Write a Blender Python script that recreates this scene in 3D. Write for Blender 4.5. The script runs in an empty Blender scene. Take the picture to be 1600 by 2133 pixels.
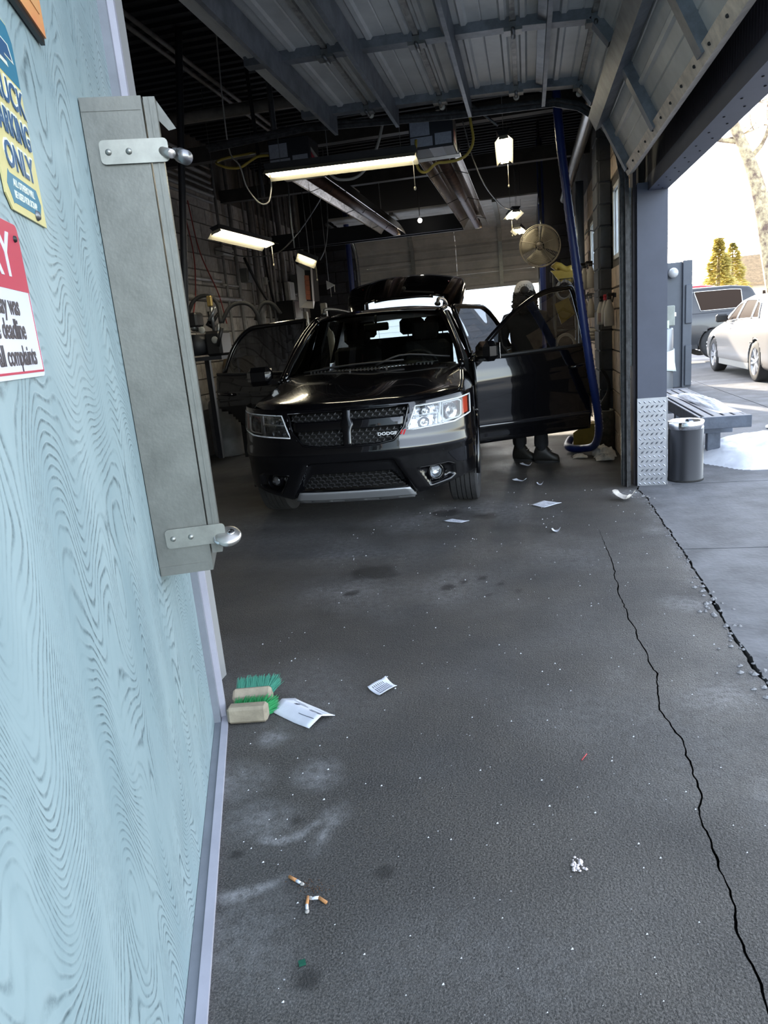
import bpy, bmesh, math, random
from math import sin, cos, pi, radians as R
from mathutils import Vector, Matrix, noise as mnoise
random.seed(7)
C = bpy.context.scene.collection
SC = bpy.context.scene
# ------------------------------------------------------------------ camera
cd = bpy.data.cameras.new('camera'); cam = bpy.data.objects.new('camera', cd); C.objects.link(cam)
cd.sensor_fit = 'AUTO'; cd.sensor_width = 36.0; cd.lens = 1479.0 / 2133.0 * 36.0
cd.clip_start = 0.05; cd.clip_end = 400
fw = (-0.2080, 0.9478, -0.2417); rt = (0.9775, 0.1919, -0.0885)
fwv = Vector(fw).normalized(); rtv = Vector(rt); rtv = (rtv - fwv * rtv.dot(fwv)).normalized(); upv = rtv.cross(fwv)
cam.matrix_world = Matrix(((rtv.x, upv.x, -fwv.x, 0), (rtv.y, upv.y, -fwv.y, 0), (rtv.z, upv.z, -fwv.z, 1.36), (0, 0, 0, 1)))
SC.camera = cam
# ------------------------------------------------------------------ world, sun, exposure
w = bpy.data.worlds.new('world'); SC.world = w; w.use_nodes = True
nt = w.node_tree; bg = nt.nodes['Background']
sky = nt.nodes.new('ShaderNodeTexSky'); sky.sky_type = 'NISHITA'; sky.sun_disc = False
sky.sun_elevation = R(20); sky.sun_rotation = R(-22); sky.air_density = 1.0; sky.dust_density = 1.2; sky.ozone_density = 1.0
hsv = nt.nodes.new('ShaderNodeHueSaturation'); hsv.inputs['Saturation'].default_value = .50; nt.links.new(sky.outputs[0], hsv.inputs['Color']); nt.links.new(hsv.outputs[0], bg.inputs[0]); bg.inputs[1].default_value = 1.15
SC.cycles.max_bounces = 10; SC.cycles.diffuse_bounces = 7; SC.cycles.transparent_max_bounces = 16
sl = bpy.data.lights.new('sun', 'SUN'); so = bpy.data.objects.new('sun', sl); C.objects.link(so)
sl.energy = 16.0; sl.angle = R(0.6); sl.color = (1.0, 0.88, 0.70)
so.rotation_euler = Vector((0.375, -0.927, -0.364)).to_track_quat('-Z', 'Y').to_euler()
SC.view_settings.view_transform = 'Standard'; SC.view_settings.look = 'None'
SC.view_settings.gamma = 1.0; SC.view_settings.use_curve_mapping = False; SC.view_settings.exposure = 0.2
# ------------------------------------------------------------------ materials
MT = {}
def lnk(t, a, b): t.links.new(a, b)
def mat(name, col, rough=.6, metal=0., var=0., vs=8., bump=0., bs=60., coat=0., spec=None, emit=None, es=0., col2=None, trans=0., ior=None, alpha=None):
    """procedural principled material: noise-varied colour plus noise bump"""
    if name in MT: return MT[name]
    m = bpy.data.materials.new(name); m.use_nodes = True; t = m.node_tree; b = t.nodes['Principled BSDF']
    b.inputs['Base Color'].default_value = (*col, 1); b.inputs['Roughness'].default_value = rough; b.inputs['Metallic'].default_value = metal
    if spec is not None: b.inputs['Specular IOR Level'].default_value = spec
    if ior: b.inputs['IOR'].default_value = ior
    if coat: b.inputs['Coat Weight'].default_value = coat; b.inputs['Coat Roughness'].default_value = .03; b.inputs['Coat IOR'].default_value = 1.5
    if trans: b.inputs['Transmission Weight'].default_value = trans
    if emit: b.inputs['Emission Color'].default_value = (*emit, 1); b.inputs['Emission Strength'].default_value = es
    tc = t.nodes.new('ShaderNodeTexCoord')
    if var:
        n = t.nodes.new('ShaderNodeTexNoise'); n.inputs['Scale'].default_value = vs; n.inputs['Detail'].default_value = 6; n.inputs['Roughness'].default_value = .65
        lnk(t, tc.outputs['Object'], n.inputs['Vector'])
        r = t.nodes.new('ShaderNodeValToRGB'); c2 = col2 or tuple(c * (1 - var) for c in col)
        r.color_ramp.elements[0].position = .36; r.color_ramp.elements[0].color = (*c2, 1)
        r.color_ramp.elements[1].position = .64; r.color_ramp.elements[1].color = (*col, 1)
        lnk(t, n.outputs[0], r.inputs[0]); lnk(t, r.outputs[0], b.inputs['Base Color'])
    if bump:
        n2 = t.nodes.new('ShaderNodeTexNoise'); n2.inputs['Scale'].default_value = bs; n2.inputs['Detail'].default_value = 4
        lnk(t, tc.outputs['Object'], n2.inputs['Vector'])
        bp = t.nodes.new('ShaderNodeBump'); bp.inputs['Strength'].default_value = bump; bp.inputs['Distance'].default_value = .01
        lnk(t, n2.outputs[0], bp.inputs['Height']); lnk(t, bp.outputs[0], b.inputs['Normal'])
    MT[name] = m; return m
def clear_glass(name, tint, refl=.12, rough=.0):
    """thin pane: tinted see-through mixed with a fresnel mirror"""
    m = bpy.data.materials.new(name); m.use_nodes = True; t = m.node_tree; t.nodes.clear()
    o = t.nodes.new('ShaderNodeOutputMaterial'); tr = t.nodes.new('ShaderNodeBsdfTransparent'); tr.inputs[0].default_value = (*tint, 1)
    gl = t.nodes.new('ShaderNodeBsdfGlossy'); gl.inputs['Roughness'].default_value = rough
    lw = t.nodes.new('ShaderNodeFresnel'); lw.inputs[0].default_value = 1.0 + refl * 5.5
    mx = t.nodes.new('ShaderNodeMixShader'); lnk(t, lw.outputs[0], mx.inputs[0]); lnk(t, tr.outputs[0], mx.inputs[1]); lnk(t, gl.outputs[0], mx.inputs[2])
    lnk(t, mx.outputs[0], o.inputs[0]); return m
# ------------------------------------------------------------------ mesh helpers
class MB:
    """collects shapes into one mesh"""
    def __init__(s): s.v = []; s.f = []; s.m = []; s.sm = []; s.cur = 0
    def add(s, vs, fs, smooth=False):
        o = len(s.v); s.v += [tuple(p) for p in vs]
        for f in fs: s.f.append(tuple(i + o for i in f)); s.m.append(s.cur); s.sm.append(smooth)
        return s
    def box(s, a, b, mtx=None, bev=0.0):
        x0, y0, z0 = a; x1, y1, z1 = b
        if bev > 0:
            t = bev; vs = []
            for z, i in ((z0, t), (z0 + t, 0), (z1 - t, 0), (z1, t)):
                vs += [(x0 + i + (t if i == 0 else 0), y0 + i, z), (x1 - i - (t if i == 0 else 0), y0 + i, z), (x1 - i, y0 + i + (t if i == 0 else 0), z), (x1 - i, y1 - i - (t if i == 0 else 0), z),
                       (x1 - i - (t if i == 0 else 0), y1 - i, z), (x0 + i + (t if i == 0 else 0), y1 - i, z), (x0 + i, y1 - i - (t if i == 0 else 0), z), (x0 + i, y0 + i + (t if i == 0 else 0), z)]
            fs = [tuple(range(7, -1, -1)), tuple(range(24, 32))]
            for k in range(3):
                for j in range(8): fs.append((k * 8 + j, k * 8 + (j + 1) % 8, k * 8 + 8 + (j + 1) % 8, k * 8 + 8 + j))
        else:
            vs = [(x0, y0, z0), (x1, y0, z0), (x1, y1, z0), (x0, y1, z0), (x0, y0, z1), (x1, y0, z1), (x1, y1, z1), (x0, y1, z1)]
            fs = [(3, 2, 1, 0), (4, 5, 6, 7), (0, 1, 5, 4), (1, 2, 6, 5), (2, 3, 7, 6), (3, 0, 4, 7)]
        if mtx: vs = [mtx @ Vector(p) for p in vs]
        return s.add(vs, fs)
    def tube(s, pts, r, n=8, cap=True, smooth=True, closed=False):
        pts = [Vector(p) for p in pts]; k = len(pts); rs = r if isinstance(r, (list, tuple)) else [r] * k
        vs = []; up = None
        for i, p in enumerate(pts):
            if closed: d = pts[(i + 1) % k] - pts[i - 1]
            else: d = pts[min(i + 1, k - 1)] - pts[max(i - 1, 0)]
            d = d.normalized() if d.length > 1e-9 else Vector((0, 0, 1))
            if up is None: up = Vector((0, 0, 1)) if abs(d.z) < .9 else Vector((1, 0, 0))
            a = d.cross(up)
            if a.length < 1e-6: a = d.orthogonal()
            a.normalize(); b = a.cross(d).normalized(); up = b
            for j in range(n):
                t = 2 * pi * j / n; vs.append(p + (a * cos(t) + b * sin(t)) * rs[i])
        fs = []
        for i in range(k if closed else k - 1):
            for j in range(n):
                i2 = (i + 1) % k; fs.append((i * n + j, i * n + (j + 1) % n, i2 * n + (j + 1) % n, i2 * n + j))
        if cap and not closed: fs += [tuple(range(n - 1, -1, -1)), tuple(range((k - 1) * n, k * n))]
        return s.add(vs, fs, smooth)
    def bar(s, a, b, wd, ht, up=(0, 0, 1)):
        a = Vector(a); b = Vector(b); d = (b - a).normalized(); u = Vector(up); x = d.cross(u)
        if x.length < 1e-5: x = d.orthogonal()
        x.normalize(); u = x.cross(d)
        vs = [p + x * sx * wd / 2 + u * sy * ht / 2 for p in (a, b) for sx, sy in ((-1, -1), (1, -1), (1, 1), (-1, 1))]
        return s.add(vs, [(3, 2, 1, 0), (4, 5, 6, 7), (0, 1, 5, 4), (1, 2, 6, 5), (2, 3, 7, 6), (3, 0, 4, 7)])
    def lathe(s, prof, n=24, mtx=None, smooth=True, arc=2 * pi):
        full = abs(arc - 2 * pi) < 1e-6; c = n if full else n + 1; vs = []
        for r, z in prof:
            for j in range(c): t = arc * j / n; vs.append((r * cos(t), r * sin(t), z))
        if mtx: vs = [mtx @ Vector(p) for p in vs]
        fs = []
        for i in range(len(prof) - 1):
            for j in range(n): fs.append((i * c + j, i * c + (j + 1) % c, (i + 1) * c + (j + 1) % c, (i + 1) * c + j))
        return s.add(vs, fs, smooth)
    def prism(s, poly, ext, smooth=False):
        n = len(poly); e = Vector(ext); a = [Vector(p) for p in poly]
        vs = a + [p + e for p in a]
        fs = [tuple(range(n - 1, -1, -1)), tuple(range(n, 2 * n))] + [(i, (i + 1) % n, n + (i + 1) % n, n + i) for i in range(n)]
        return s.add(vs, fs, smooth)
    def grid(s, P, smooth=True, wrap=False):
        nu = len(P); nv = len(P[0]); vs = [p for r in P for p in r]; fs = []
        for i in range(nu - 1):
            for j in range(nv - (0 if wrap else 1)): fs.append((i * nv + j, i * nv + (j + 1) % nv, (i + 1) * nv + (j + 1) % nv, (i + 1) * nv + j))
        return s.add(vs, fs, smooth)
    def ball(s, c, r, n=10, sc=(1, 1, 1)):
        P = []
        for i in range(n // 2 + 1):
            t = pi * i / (n // 2); P.append([(c[0] + r * sc[0] * sin(t) * cos(2 * pi * j / n), c[1] + r * sc[1] * sin(t) * sin(2 * pi * j / n), c[2] + r * sc[2] * cos(t)) for j in range(n)])
        return s.grid(P, True, True)
    def build(s, name, m, parent=None, solid=0., recalc=True):
        me = bpy.data.meshes.new(name); me.from_pydata(s.v, [], s.f)
        ms = m if isinstance(m, (list, tuple)) else [m]
        for q in ms: me.materials.append(q)
        me.polygons.foreach_set('material_index', s.m); me.polygons.foreach_set('use_smooth', s.sm)
        if recalc:
            b = bmesh.new(); b.from_mesh(me); bmesh.ops.recalc_face_normals(b, faces=b.faces); b.to_mesh(me); b.free()
        me.update(); o = bpy.data.objects.new(name, me); C.objects.link(o)
        if parent: o.parent = parent
        if solid:
            md = o.modifiers.new('thickness', 'SOLIDIFY'); md.thickness = solid; md.offset = -1
        return o
def thing(name, label, cat, loc=(0, 0, 0), rz=0., group=None):
    o = bpy.data.objects.new(name, None); C.objects.link(o); o.location = loc; o.rotation_euler = (0, 0, rz)
    o.empty_display_size = .1; return tag(o, label, cat, group)
def tag(o, label, cat, group=None, kind=None):
    o['label'] = label; o['category'] = cat
    if group: o['group'] = group
    if kind: o['kind'] = kind
    return o
def struct(o, label=None):
    o['kind'] = 'structure'
    if label: o['label'] = label
    return o
def dup(root, loc=None, rz=None, label=None, group=None):
    r = root.copy(); C.objects.link(r)
    if loc is not None: r.location = loc
    if rz is not None: r.rotation_euler = (0, 0, rz)
    if label: r['label'] = label
    if group: r['group'] = group
    def rec(src, dst):
        for ch in list(src.children):
            c = ch.copy(); C.objects.link(c); c.parent = dst; c.matrix_parent_inverse = ch.matrix_parent_inverse.copy(); rec(ch, c)
    rec(root, r); return r
def inst(name, me, loc, parent, rot=(0, 0, 0), sc=(1, 1, 1)):
    o = bpy.data.objects.new(name, me); C.objects.link(o); o.parent = parent; o.location = loc; o.rotation_euler = rot; o.scale = sc; return o
def crv(pts, n):
    """Catmull-Rom through points -> n samples"""
    P = [Vector(p) for p in pts]; P = [P[0] * 2 - P[1]] + P + [P[-1] * 2 - P[-2]]; out = []; k = len(P) - 3
    for i in range(n):
        t = i / (n - 1) * k; j = min(int(t), k - 1); u = t - j; a, b, c, d = P[j:j + 4]
        out.append(.5 * (2 * b + (c - a) * u + (2 * a - 5 * b + 4 * c - d) * u * u + (3 * b - a - 3 * c + d) * u ** 3))
    return out
def surf(G, nu, nv):
    rows = [crv(r, nv) for r in G]; cols = [crv([r[j] for r in rows], nu) for j in range(nv)]
    return [[cols[j][i] for j in range(nv)] for i in range(nu)]
def mir(row): return [(-x, y, z) for x, y, z in reversed(row[1:])] + list(row)      # row starts on the centre line
def textmesh(name, s, size, m, parent=None, loc=(0, 0, 0), rot=(R(90), 0, 0), bold=0.0, ext=0.0008, align='CENTER', sx=1.0, shear=0.):
    cu = bpy.data.curves.new(name, 'FONT'); cu.body = s; cu.size = size; cu.align_x = align; cu.align_y = 'CENTER'; cu.offset = bold; cu.extrude = ext; cu.resolution_u = 3; cu.shear = shear
    to = bpy.data.objects.new('tmp', cu); C.objects.link(to); dg = bpy.context.evaluated_depsgraph_get(); dg.update()
    me = bpy.data.meshes.new_from_object(to.evaluated_get(dg)); bpy.data.objects.remove(to); bpy.data.curves.remove(cu)
    me.name = name; me.materials.clear(); me.materials.append(m)
    o = bpy.data.objects.new(name, me); C.objects.link(o); o.parent = parent; o.location = loc; o.rotation_euler = rot; o.scale = (sx, 1, 1); return o
def lerp(a, b, t): return a + (b - a) * t
def interp(x, xs, ys):
    if x <= xs[0]: return ys[0]
    for i in range(len(xs) - 1):
        if x <= xs[i + 1]: return lerp(ys[i], ys[i + 1], (x - xs[i]) / (xs[i + 1] - xs[i]))
    return ys[-1]
def inpoly(x, y, P):
    c = False; n = len(P)
    for i in range(n):
        x1, y1 = P[i]; x2, y2 = P[(i + 1) % n]
        if (y1 > y) != (y2 > y) and x < (x2 - x1) * (y - y1) / (y2 - y1) + x1: c = not c
    return c
# common materials
M_galv = mat('galvanised_steel', (.36, .36, .33), .42, .75, .25, 14, .08, 200)
M_dark = mat('dark_painted_metal', (.02, .021, .026), .55, .2, .3, 9)
M_black = mat('black_plastic', (.008, .008, .009), .45)
M_rubber = mat('black_rubber', (.012, .012, .013), .75, bump=.2, bs=80)
M_chrome = mat('chrome', (.75, .76, .78), .12, 1.0)
M_white = mat('white_paint', (.62, .62, .60), .5, var=.15)
M_steel = mat('dull_steel', (.23, .24, .25), .4, .8, .4, 12)
M_blue = mat('blue_hose_plastic', (.012, .03, .16), .38, spec=.6)
M_yellow = mat('yellow_rubber', (.42, .27, .02), .5)
M_paper = mat('white_paper', (.70, .73, .82), .7, var=.06, vs=30)
M_ink = mat('printed_ink', (.10, .11, .15), .7)
M_tube = mat('lit_fluorescent_tube', (1, 1, 1), .4, emit=(1.0, .90, .68), es=30.0)
M_refl = mat('white_enamel_reflector', (.72, .68, .55), .4)
M_snow = mat('snow', (.80, .83, .90), .75, bump=.5, bs=25)
M_cloth = mat('off_white_cloth', (.62, .58, .53), .9, var=.25, vs=12, bump=.4, bs=90)
M_tire = mat('tyre_rubber', (.035, .035, .037), .8, bump=.25, bs=120, var=.3)
# ------------------------------------------------------------------ floor
CY = [-3, 1.221, 1.343, 1.431, 1.626, 1.768, 1.893, 2.188, 2.367, 2.655, 2.963, 3.471, 3.99, 4.5, 4.8]
CX = [.44, .414, .412, .411, .422, .408, .437, .437, .403, .434, .415, .395, .417, .407, .395]
JY = [-3, 2.552, 2.895, 3.277, 3.458, 4.18, 5.485, 5.73, 5.86]
JX = [.81, .805, .798, .805, .815, .824, .82, .802, .81]
def nz(x, y, s, sd=0.): return mnoise.noise(Vector((x * s + sd, y * s - sd * 1.7, sd)))
def crack(y):
    if y > 4.8: return interp(4.8, CY, CX), 0.
    return interp(y, CY, CX) + .012 * nz(0, y, 9, 3) + .007 * nz(0, y, 31, 5), .0027 * (1 + .9 * nz(0, y, 14, 8)) * min(1, (4.85 - y) / .8)
def joint(y):
    jag = .014 * nz(1, y, 7, 2) + .01 * nz(1, y, 26, 4)
    return interp(y, JY, JX) + jag, .0045 + .004 * nz(2, y, 5, 9) + .006 * max(0, 1 - abs(y - 2.75) / .28) + .007 * max(0, 1 - abs(y - 3.3) / .12)
def asphalt_mat():
    m = bpy.data.materials.new('asphalt'); m.use_nodes = True; t = m.node_tree; b = t.nodes['Principled BSDF']
    tc = t.nodes.new('ShaderNodeTexCoord')
    def noi(sc, det=5, ro=.6):
        n = t.nodes.new('ShaderNodeTexNoise'); n.inputs['Scale'].default_value = sc; n.inputs['Detail'].default_value = det; n.inputs['Roughness'].default_value = ro
        lnk(t, tc.outputs['Object'], n.inputs['Vector']); return n.outputs[0]
    def ramp(v, p0, p1, c0, c1):
        r = t.nodes.new('ShaderNodeValToRGB'); e = r.color_ramp.elements; e[0].position = p0; e[1].position = p1; e[0].color = (*c0, 1); e[1].color = (*c1, 1); lnk(t, v, r.inputs[0]); return r.outputs[0]
    def mix(f, a, bb):
        x = t.nodes.new('ShaderNodeMix'); x.data_type = 'RGBA'; lnk(t, f, x.inputs[0])
        for sck, v in ((x.inputs[6], a), (x.inputs[7], bb)):
            if isinstance(v, tuple): sck.default_value = (*v, 1)
            else: lnk(t, v, sck)
        return x.outputs[2]
    def math_(op, a, bb):
        x = t.nodes.new('ShaderNodeMath'); x.operation = op; x.use_clamp = True
        for i, v in enumerate((a, bb)):
            if isinstance(v, (int, float)): x.inputs[i].default_value = v
            else: lnk(t, v, x.inputs[i])
        return x.outputs[0]
    base = ramp(noi(1.1, 6), .35, .7, (.050, .049, .050), (.084, .078, .072))
    grain = ramp(noi(190, 3, .7), .40, .66, (.38, .38, .38), (1.75, 1.72, 1.68))
    mu = t.nodes.new('ShaderNodeMix'); mu.data_type = 'RGBA'; mu.blend_type = 'MULTIPLY'; mu.inputs[0].default_value = 1; lnk(t, base, mu.inputs[6]); lnk(t, grain, mu.inputs[7])
    at = t.nodes.new('ShaderNodeAttribute'); at.attribute_name = 'salt'
    at2 = t.nodes.new('ShaderNodeAttribute'); at2.attribute_name = 'oil'
    brk = ramp(noi(26, 6, .75), .40, .62, (0, 0, 0), (1, 1, 1))
    f1 = math_('MULTIPLY', at.outputs['Fac'], math_('ADD', math_('MULTIPLY', brk, .75), .25))
    c1 = mix(f1, mu.outputs[2], (.27, .27, .28))
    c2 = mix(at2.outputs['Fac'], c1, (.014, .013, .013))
    v = t.nodes.new('ShaderNodeTexVoronoi'); v.inputs['Scale'].default_value = 34; lnk(t, tc.outputs['Object'], v.inputs['Vector'])
    spk = ramp(v.outputs['Distance'], .05, .09, (1, 1, 1), (0, 0, 0)); sp2 = ramp(noi(9, 2), .60, .62, (0, 0, 0), (1, 1, 1))
    c3 = mix(math_('MULTIPLY', math_('MULTIPLY', spk, sp2), .8), c2, (.55, .56, .60))
    lnk(t, c3, b.inputs['Base Color']); lnk(t, ramp(noi(2.5), .3, .7, (.50,) * 3, (.72,) * 3), b.inputs['Roughness'])
    b.inputs['Specular IOR Level'].default_value = .42
    bp = t.nodes.new('ShaderNodeBump'); bp.inputs['Strength'].default_value = .9; bp.inputs['Distance'].default_value = .010
    lnk(t, math_('ADD', math_('MULTIPLY', noi(150, 3, .7), .6), math_('MULTIPLY', noi(42, 3), .35)), bp.inputs['Height']); lnk(t, bp.outputs[0], b.inputs['Normal'])
    return m
M_asph = asphalt_mat()
M_conc = mat('weathered_concrete', (.16, .165, .18), .8, 0, .45, 3.2, .35, 45)
M_crack = mat('crack_dirt', (.006, .006, .006), .95)
def build_floor():
    ys = [-14, -8, -3, -1, 0, .6] + [.9 + .016 * i for i in range(112)] + [2.692 + .03 * i for i in range(116)] + [6.2, 6.6, 7, 7.5, 8, 9, 10, 11, 12, 13, 14.2]
    mb = MB(); salt = []; oil_dark = []; P = []
    SALT = [(-1.02, 1.85, .16, .7), (-.74, 1.92, .10, .8), (-.80, 1.68, .14, .8), (-.62, 1.72, .07, .9), (-.95, 2.12, .07, .9), (.70, 5.62, .22, 1.), (-.9, 5.1, .5, .55), (-.25, 5.25, .5, .5), (-.55, 3.6, .5, .35),
            (.72, 3.35, .14, .7), (.62, 2.5, .2, .55), (.3, 2.62, .15, .4), (.1, 4.2, .5, .3), (-.75, 1.25, .25, .35), (-1.0, 3.6, .4, .5), (.65, 1.9, .2, .4), (-1.2, 4.3, .5, .4), (.74, 4.6, .12, .5), (-2.0, 5.2, .5, .4)]
    OIL = [(-.53, 1.19, .035), (-.66, 5.22, .13), (-.35, 5.1, .10), (-.48, 3.62, .05), (-.4, 3.7, .03), (-.3, 3.75, .03), (-.2, 3.66, .03), (-.25, 3.5, .03), (-.1, 3.55, .025), (-.42, 1.52, .03), (-.85, 1.55, .02),
           (-1.0, 3.55, .05), (-.95, 3.9, .16), (-.72, 1.7, .02)]
    def st(x, y):
        s = 0.
        if .5 < y < 7:
            for a, b_, r, k in SALT:
                d = math.hypot(x - a, y - b_) / r
                if d < 1.6: s = max(s, k * max(0, 1 - d + .55 * nz(x, y, 5, a)))
            for ax, ay, ar in ((-.80, 1.86, .20), (-.86, 1.70, .25)):       # dried tide lines
                d = abs(math.hypot(x - ax, (y - ay) * .8) - ar - .02 * nz(x, y, 8, 1)); ang = math.atan2(y - ay, x - ax)
                if d < .022 and -1.7 < ang < .35: s = max(s, 1.0 * min(1, 1.6 * (1 - d / .022)) * max(0, min(1, .55 + 1.3 * nz(x, y, 9, 6))))
            s = max(s, .35 * max(0, nz(x, y, .9, 11) + .5 * nz(x, y, 3, 2)) )
            s = max(s, .55 * max(0, 1 - abs(x - .81) / .10) * max(0, .4 + nz(x, y, 6, 21)))
        o = 0.
        for a, b_, r in OIL:
            d = math.hypot(x - a, (y - b_)) / r
            if d < 1.5: o = max(o, min(1., 2.2 * (1 - d + .35 * nz(x, y, 12, a))))
        if y > 5.6: o = max(o, .45 * min(1, (y - 5.6) / .6) * (x < .9))  # whole floor darkens past the front wheels and stays darker to the back
        return max(0, min(1, s)), max(0, min(.8, o))
    for half in (0, 1):
        G = []
        for y in ys:
            c, wc = crack(y); j, wj = joint(y) if y < 5.86 else (.86, 0.)
            if half == 0: xs = [-7, -4.5, -3, -2.2] + [-1.5] + [lerp(-1.30, c - wc, i / 104.) for i in range(105)]
            else: xs = [lerp(c + wc, j - wj, i / 14.) for i in range(15)]
            G.append([(x, y, 0.) for x in xs])
        mb.grid(G, False); 
        for r in G:
            for x, y, z in r: a, b_ = st(x, y); salt.append(a); oil_dark.append(b_)
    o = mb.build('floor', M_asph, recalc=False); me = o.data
    for nme, dat in (('salt', salt), ('oil', oil_dark)):
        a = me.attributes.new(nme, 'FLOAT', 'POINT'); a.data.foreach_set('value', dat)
    struct(o, 'worn dark asphalt floor with a long crack')
    MB().box((-7, -14, -.12), (.95, 14.2, -.03)).build('crack_bed', M_crack, o)
    return o
FLOOR = build_floor()
# concrete outside the side opening: slabs with real joints
pav = MB().box((.70, -14, -.30), (9, 14.3, -.06)).build('pavement', M_crack); struct(pav, 'concrete apron of slabs beside the bay opening')
rows = [(-14, -6), (-6, -2), (-2, 1.0), (1.0, 4.172), (4.184, 5.845), (5.857, 9.6), (9.61, 14.3)]
for y0, y1 in rows:
    n = max(2, int((y1 - y0) / .03)) if y0 >= 1 and y1 < 6 else 4
    ed = []
    for i in range(n + 1):
        y = lerp(y0, y1, i / n); j, wj = joint(y) if y < 5.86 else (1.035, -.0); ed.append((j + wj, y))
    for xa, xb in ((None, 3.0), (3.012, 6.0), (6.012, 9.0)):
        mb = MB(); zt = .004
        L = ed if xa is None else [(xa, y0), (xa, y1)]
        top = [(x, y, zt) for x, y in L]; far = [(xb, y, zt) for x, y in L]
        mb.grid([top, far], False); mb.grid([[(x, y, -.06) for x, y, z in top], top], False)
        mb.grid([[top[0], far[0]], [(top[0][0], top[0][1], -.06), (far[0][0], far[0][1], -.06)]], False); mb.grid([[top[-1], far[-1]], [(top[-1][0], top[-1][1], -.06), (far[-1][0], far[-1][1], -.06)]], False)
        mb.build('concrete_slab', M_conc, pav)
lot = MB().box((-120, -80, -.40), (160, 200, -.16)).build('parking_lot', mat('packed_snow_lot', (.42, .42, .43), .85, 0, .55, .6, .2, 10)); struct(lot, 'wide parking lot around the building, partly snowy')
MB().box((8.9, -30, -.16), (60, 17, -.01)).build('lot_asphalt', mat('lot_asphalt', (.13, .13, .135), .85, 0, .4, 2, .2, 40), lot)
MB().box((3.0, 14.35, -.16), (60, 19, -.006)).build('lot_apron', MT['lot_asphalt'], lot); MB().box((-30, 14.25, -.16), (2.99, 24, -.006)).build('snowy_yard', mat('trodden_snow', (.72, .73, .75), .8, 0, .25, 1.5, .2, 12), lot)
# ------------------------------------------------------------------ teal wall (left, oblique)
TH = math.atan2(.932, -.362); U = Vector((-.362, .932, 0)); NV = Vector((.932, .362, 0)); P0 = Vector((-1.202, 2.195, 0))
def TW(s, n, z): return P0 + U * s + NV * n + Vector((0, 0, z))
def teal_mat():
    m = bpy.data.materials.new('teal_swirled_paint'); m.use_nodes = True; t = m.node_tree; b = t.nodes['Principled BSDF']
    tc = t.nodes.new('ShaderNodeTexCoord')
    def mp(sc):
        q = t.nodes.new('ShaderNodeMapping'); q.inputs['Scale'].default_value = sc; lnk(t, tc.outputs['Object'], q.inputs[0]); return q.outputs[0]
    def noi(v, sc, det, ro=.5):
        n = t.nodes.new('ShaderNodeTexNoise'); n.inputs['Scale'].default_value = sc; n.inputs['Detail'].default_value = det; n.inputs['Roughness'].default_value = ro; lnk(t, v, n.inputs['Vector']); return n.outputs[0]
    def mth(op, a, c=None):
        x = t.nodes.new('ShaderNodeMath'); x.operation = op
        for i, v in enumerate((a, c)):
            if v is None: continue
            if isinstance(v, (int, float)): x.inputs[i].default_value = v
            else: lnk(t, v, x.inputs[i])
        return x.outputs[0]
    def ramp(v, p0, p1, c0, c1):
        r = t.nodes.new('ShaderNodeValToRGB'); e = r.color_ramp.elements; e[0].position = p0; e[1].position = p1; e[0].color = (*c0, 1); e[1].color = (*c1, 1); lnk(t, v, r.inputs[0]); return r.outputs[0]
    sx = t.nodes.new('ShaderNodeSeparateXYZ'); lnk(t, tc.outputs['Object'], sx.inputs[0])
    flow = mth('ADD', noi(mp((2.7, 1, 1.15)), 1.25, 1.), mth('MULTIPLY', noi(mp((5., 1, 3.)), 3.0, 1.), .022))
    ph = mth('ADD', mth('MULTIPLY', flow, 52.), mth('MULTIPLY', sx.outputs[2], 36.))
    ln = mth('PINGPONG', ph, .5)
    line = ramp(ln, .03, .26, (1, 1, 1), (0, 0, 0))
    stren = ramp(noi(mp((4, 1, 1.4)), 2.4, 3), .40, .58, (.12, .12, .12), (1, 1, 1))
    brk = ramp(noi(mp((14, 1, 14)), 4., 4, .7), .35, .6, (.15, .15, .15), (1, 1, 1))
    f = mth('MULTIPLY', mth('MULTIPLY', line, stren), mth('MULTIPLY', brk, .85))
    base = ramp(noi(mp((2.4, 1, .5)), 2., 5, .65), .32, .68, (.225, .31, .335), (.315, .405, .425))
    mx = t.nodes.new('ShaderNodeMix'); mx.data_type = 'RGBA'; lnk(t, f, mx.inputs[0]); lnk(t, base, mx.inputs[6]); mx.inputs[7].default_value = (.045, .075, .085, 1)
    white = mth('MULTIPLY', ramp(mth('PINGPONG', mth('ADD', ph, .31), .5), .40, .49, (0, 0, 0), (1, 1, 1)), mth('MULTIPLY', stren, .30))
    m2 = t.nodes.new('ShaderNodeMix'); m2.data_type = 'RGBA'; lnk(t, white, m2.inputs[0]); lnk(t, mx.outputs[2], m2.inputs[6]); m2.inputs[7].default_value = (.42, .50, .52, 1)
    v = t.nodes.new('ShaderNodeTexVoronoi'); v.inputs['Scale'].default_value = 9; lnk(t, mp((1, 1, .6)), v.inputs['Vector'])
    spot = mth('MULTIPLY', ramp(v.outputs['Distance'], .02, .06, (1, 1, 1), (0, 0, 0)), .7)
    m3 = t.nodes.new('ShaderNodeMix'); m3.data_type = 'RGBA'; lnk(t, spot, m3.inputs[0]); lnk(t, m2.outputs[2], m3.inputs[6]); m3.inputs[7].default_value = (.05, .08, .09, 1)
    lnk(t, m3.outputs[2], b.inputs['Base Color']); b.inputs['Roughness'].default_value = .42; b.inputs['Specular IOR Level'].default_value = .4
    bp = t.nodes.new('ShaderNodeBump'); bp.inputs['Strength'].default_value = .35; bp.inputs['Distance'].default_value = .002; lnk(t, mth('SUBTRACT', white, f), bp.inputs['Height']); lnk(t, bp.outputs[0], b.inputs['Normal'])
    return m
M_teal = teal_mat()
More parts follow.
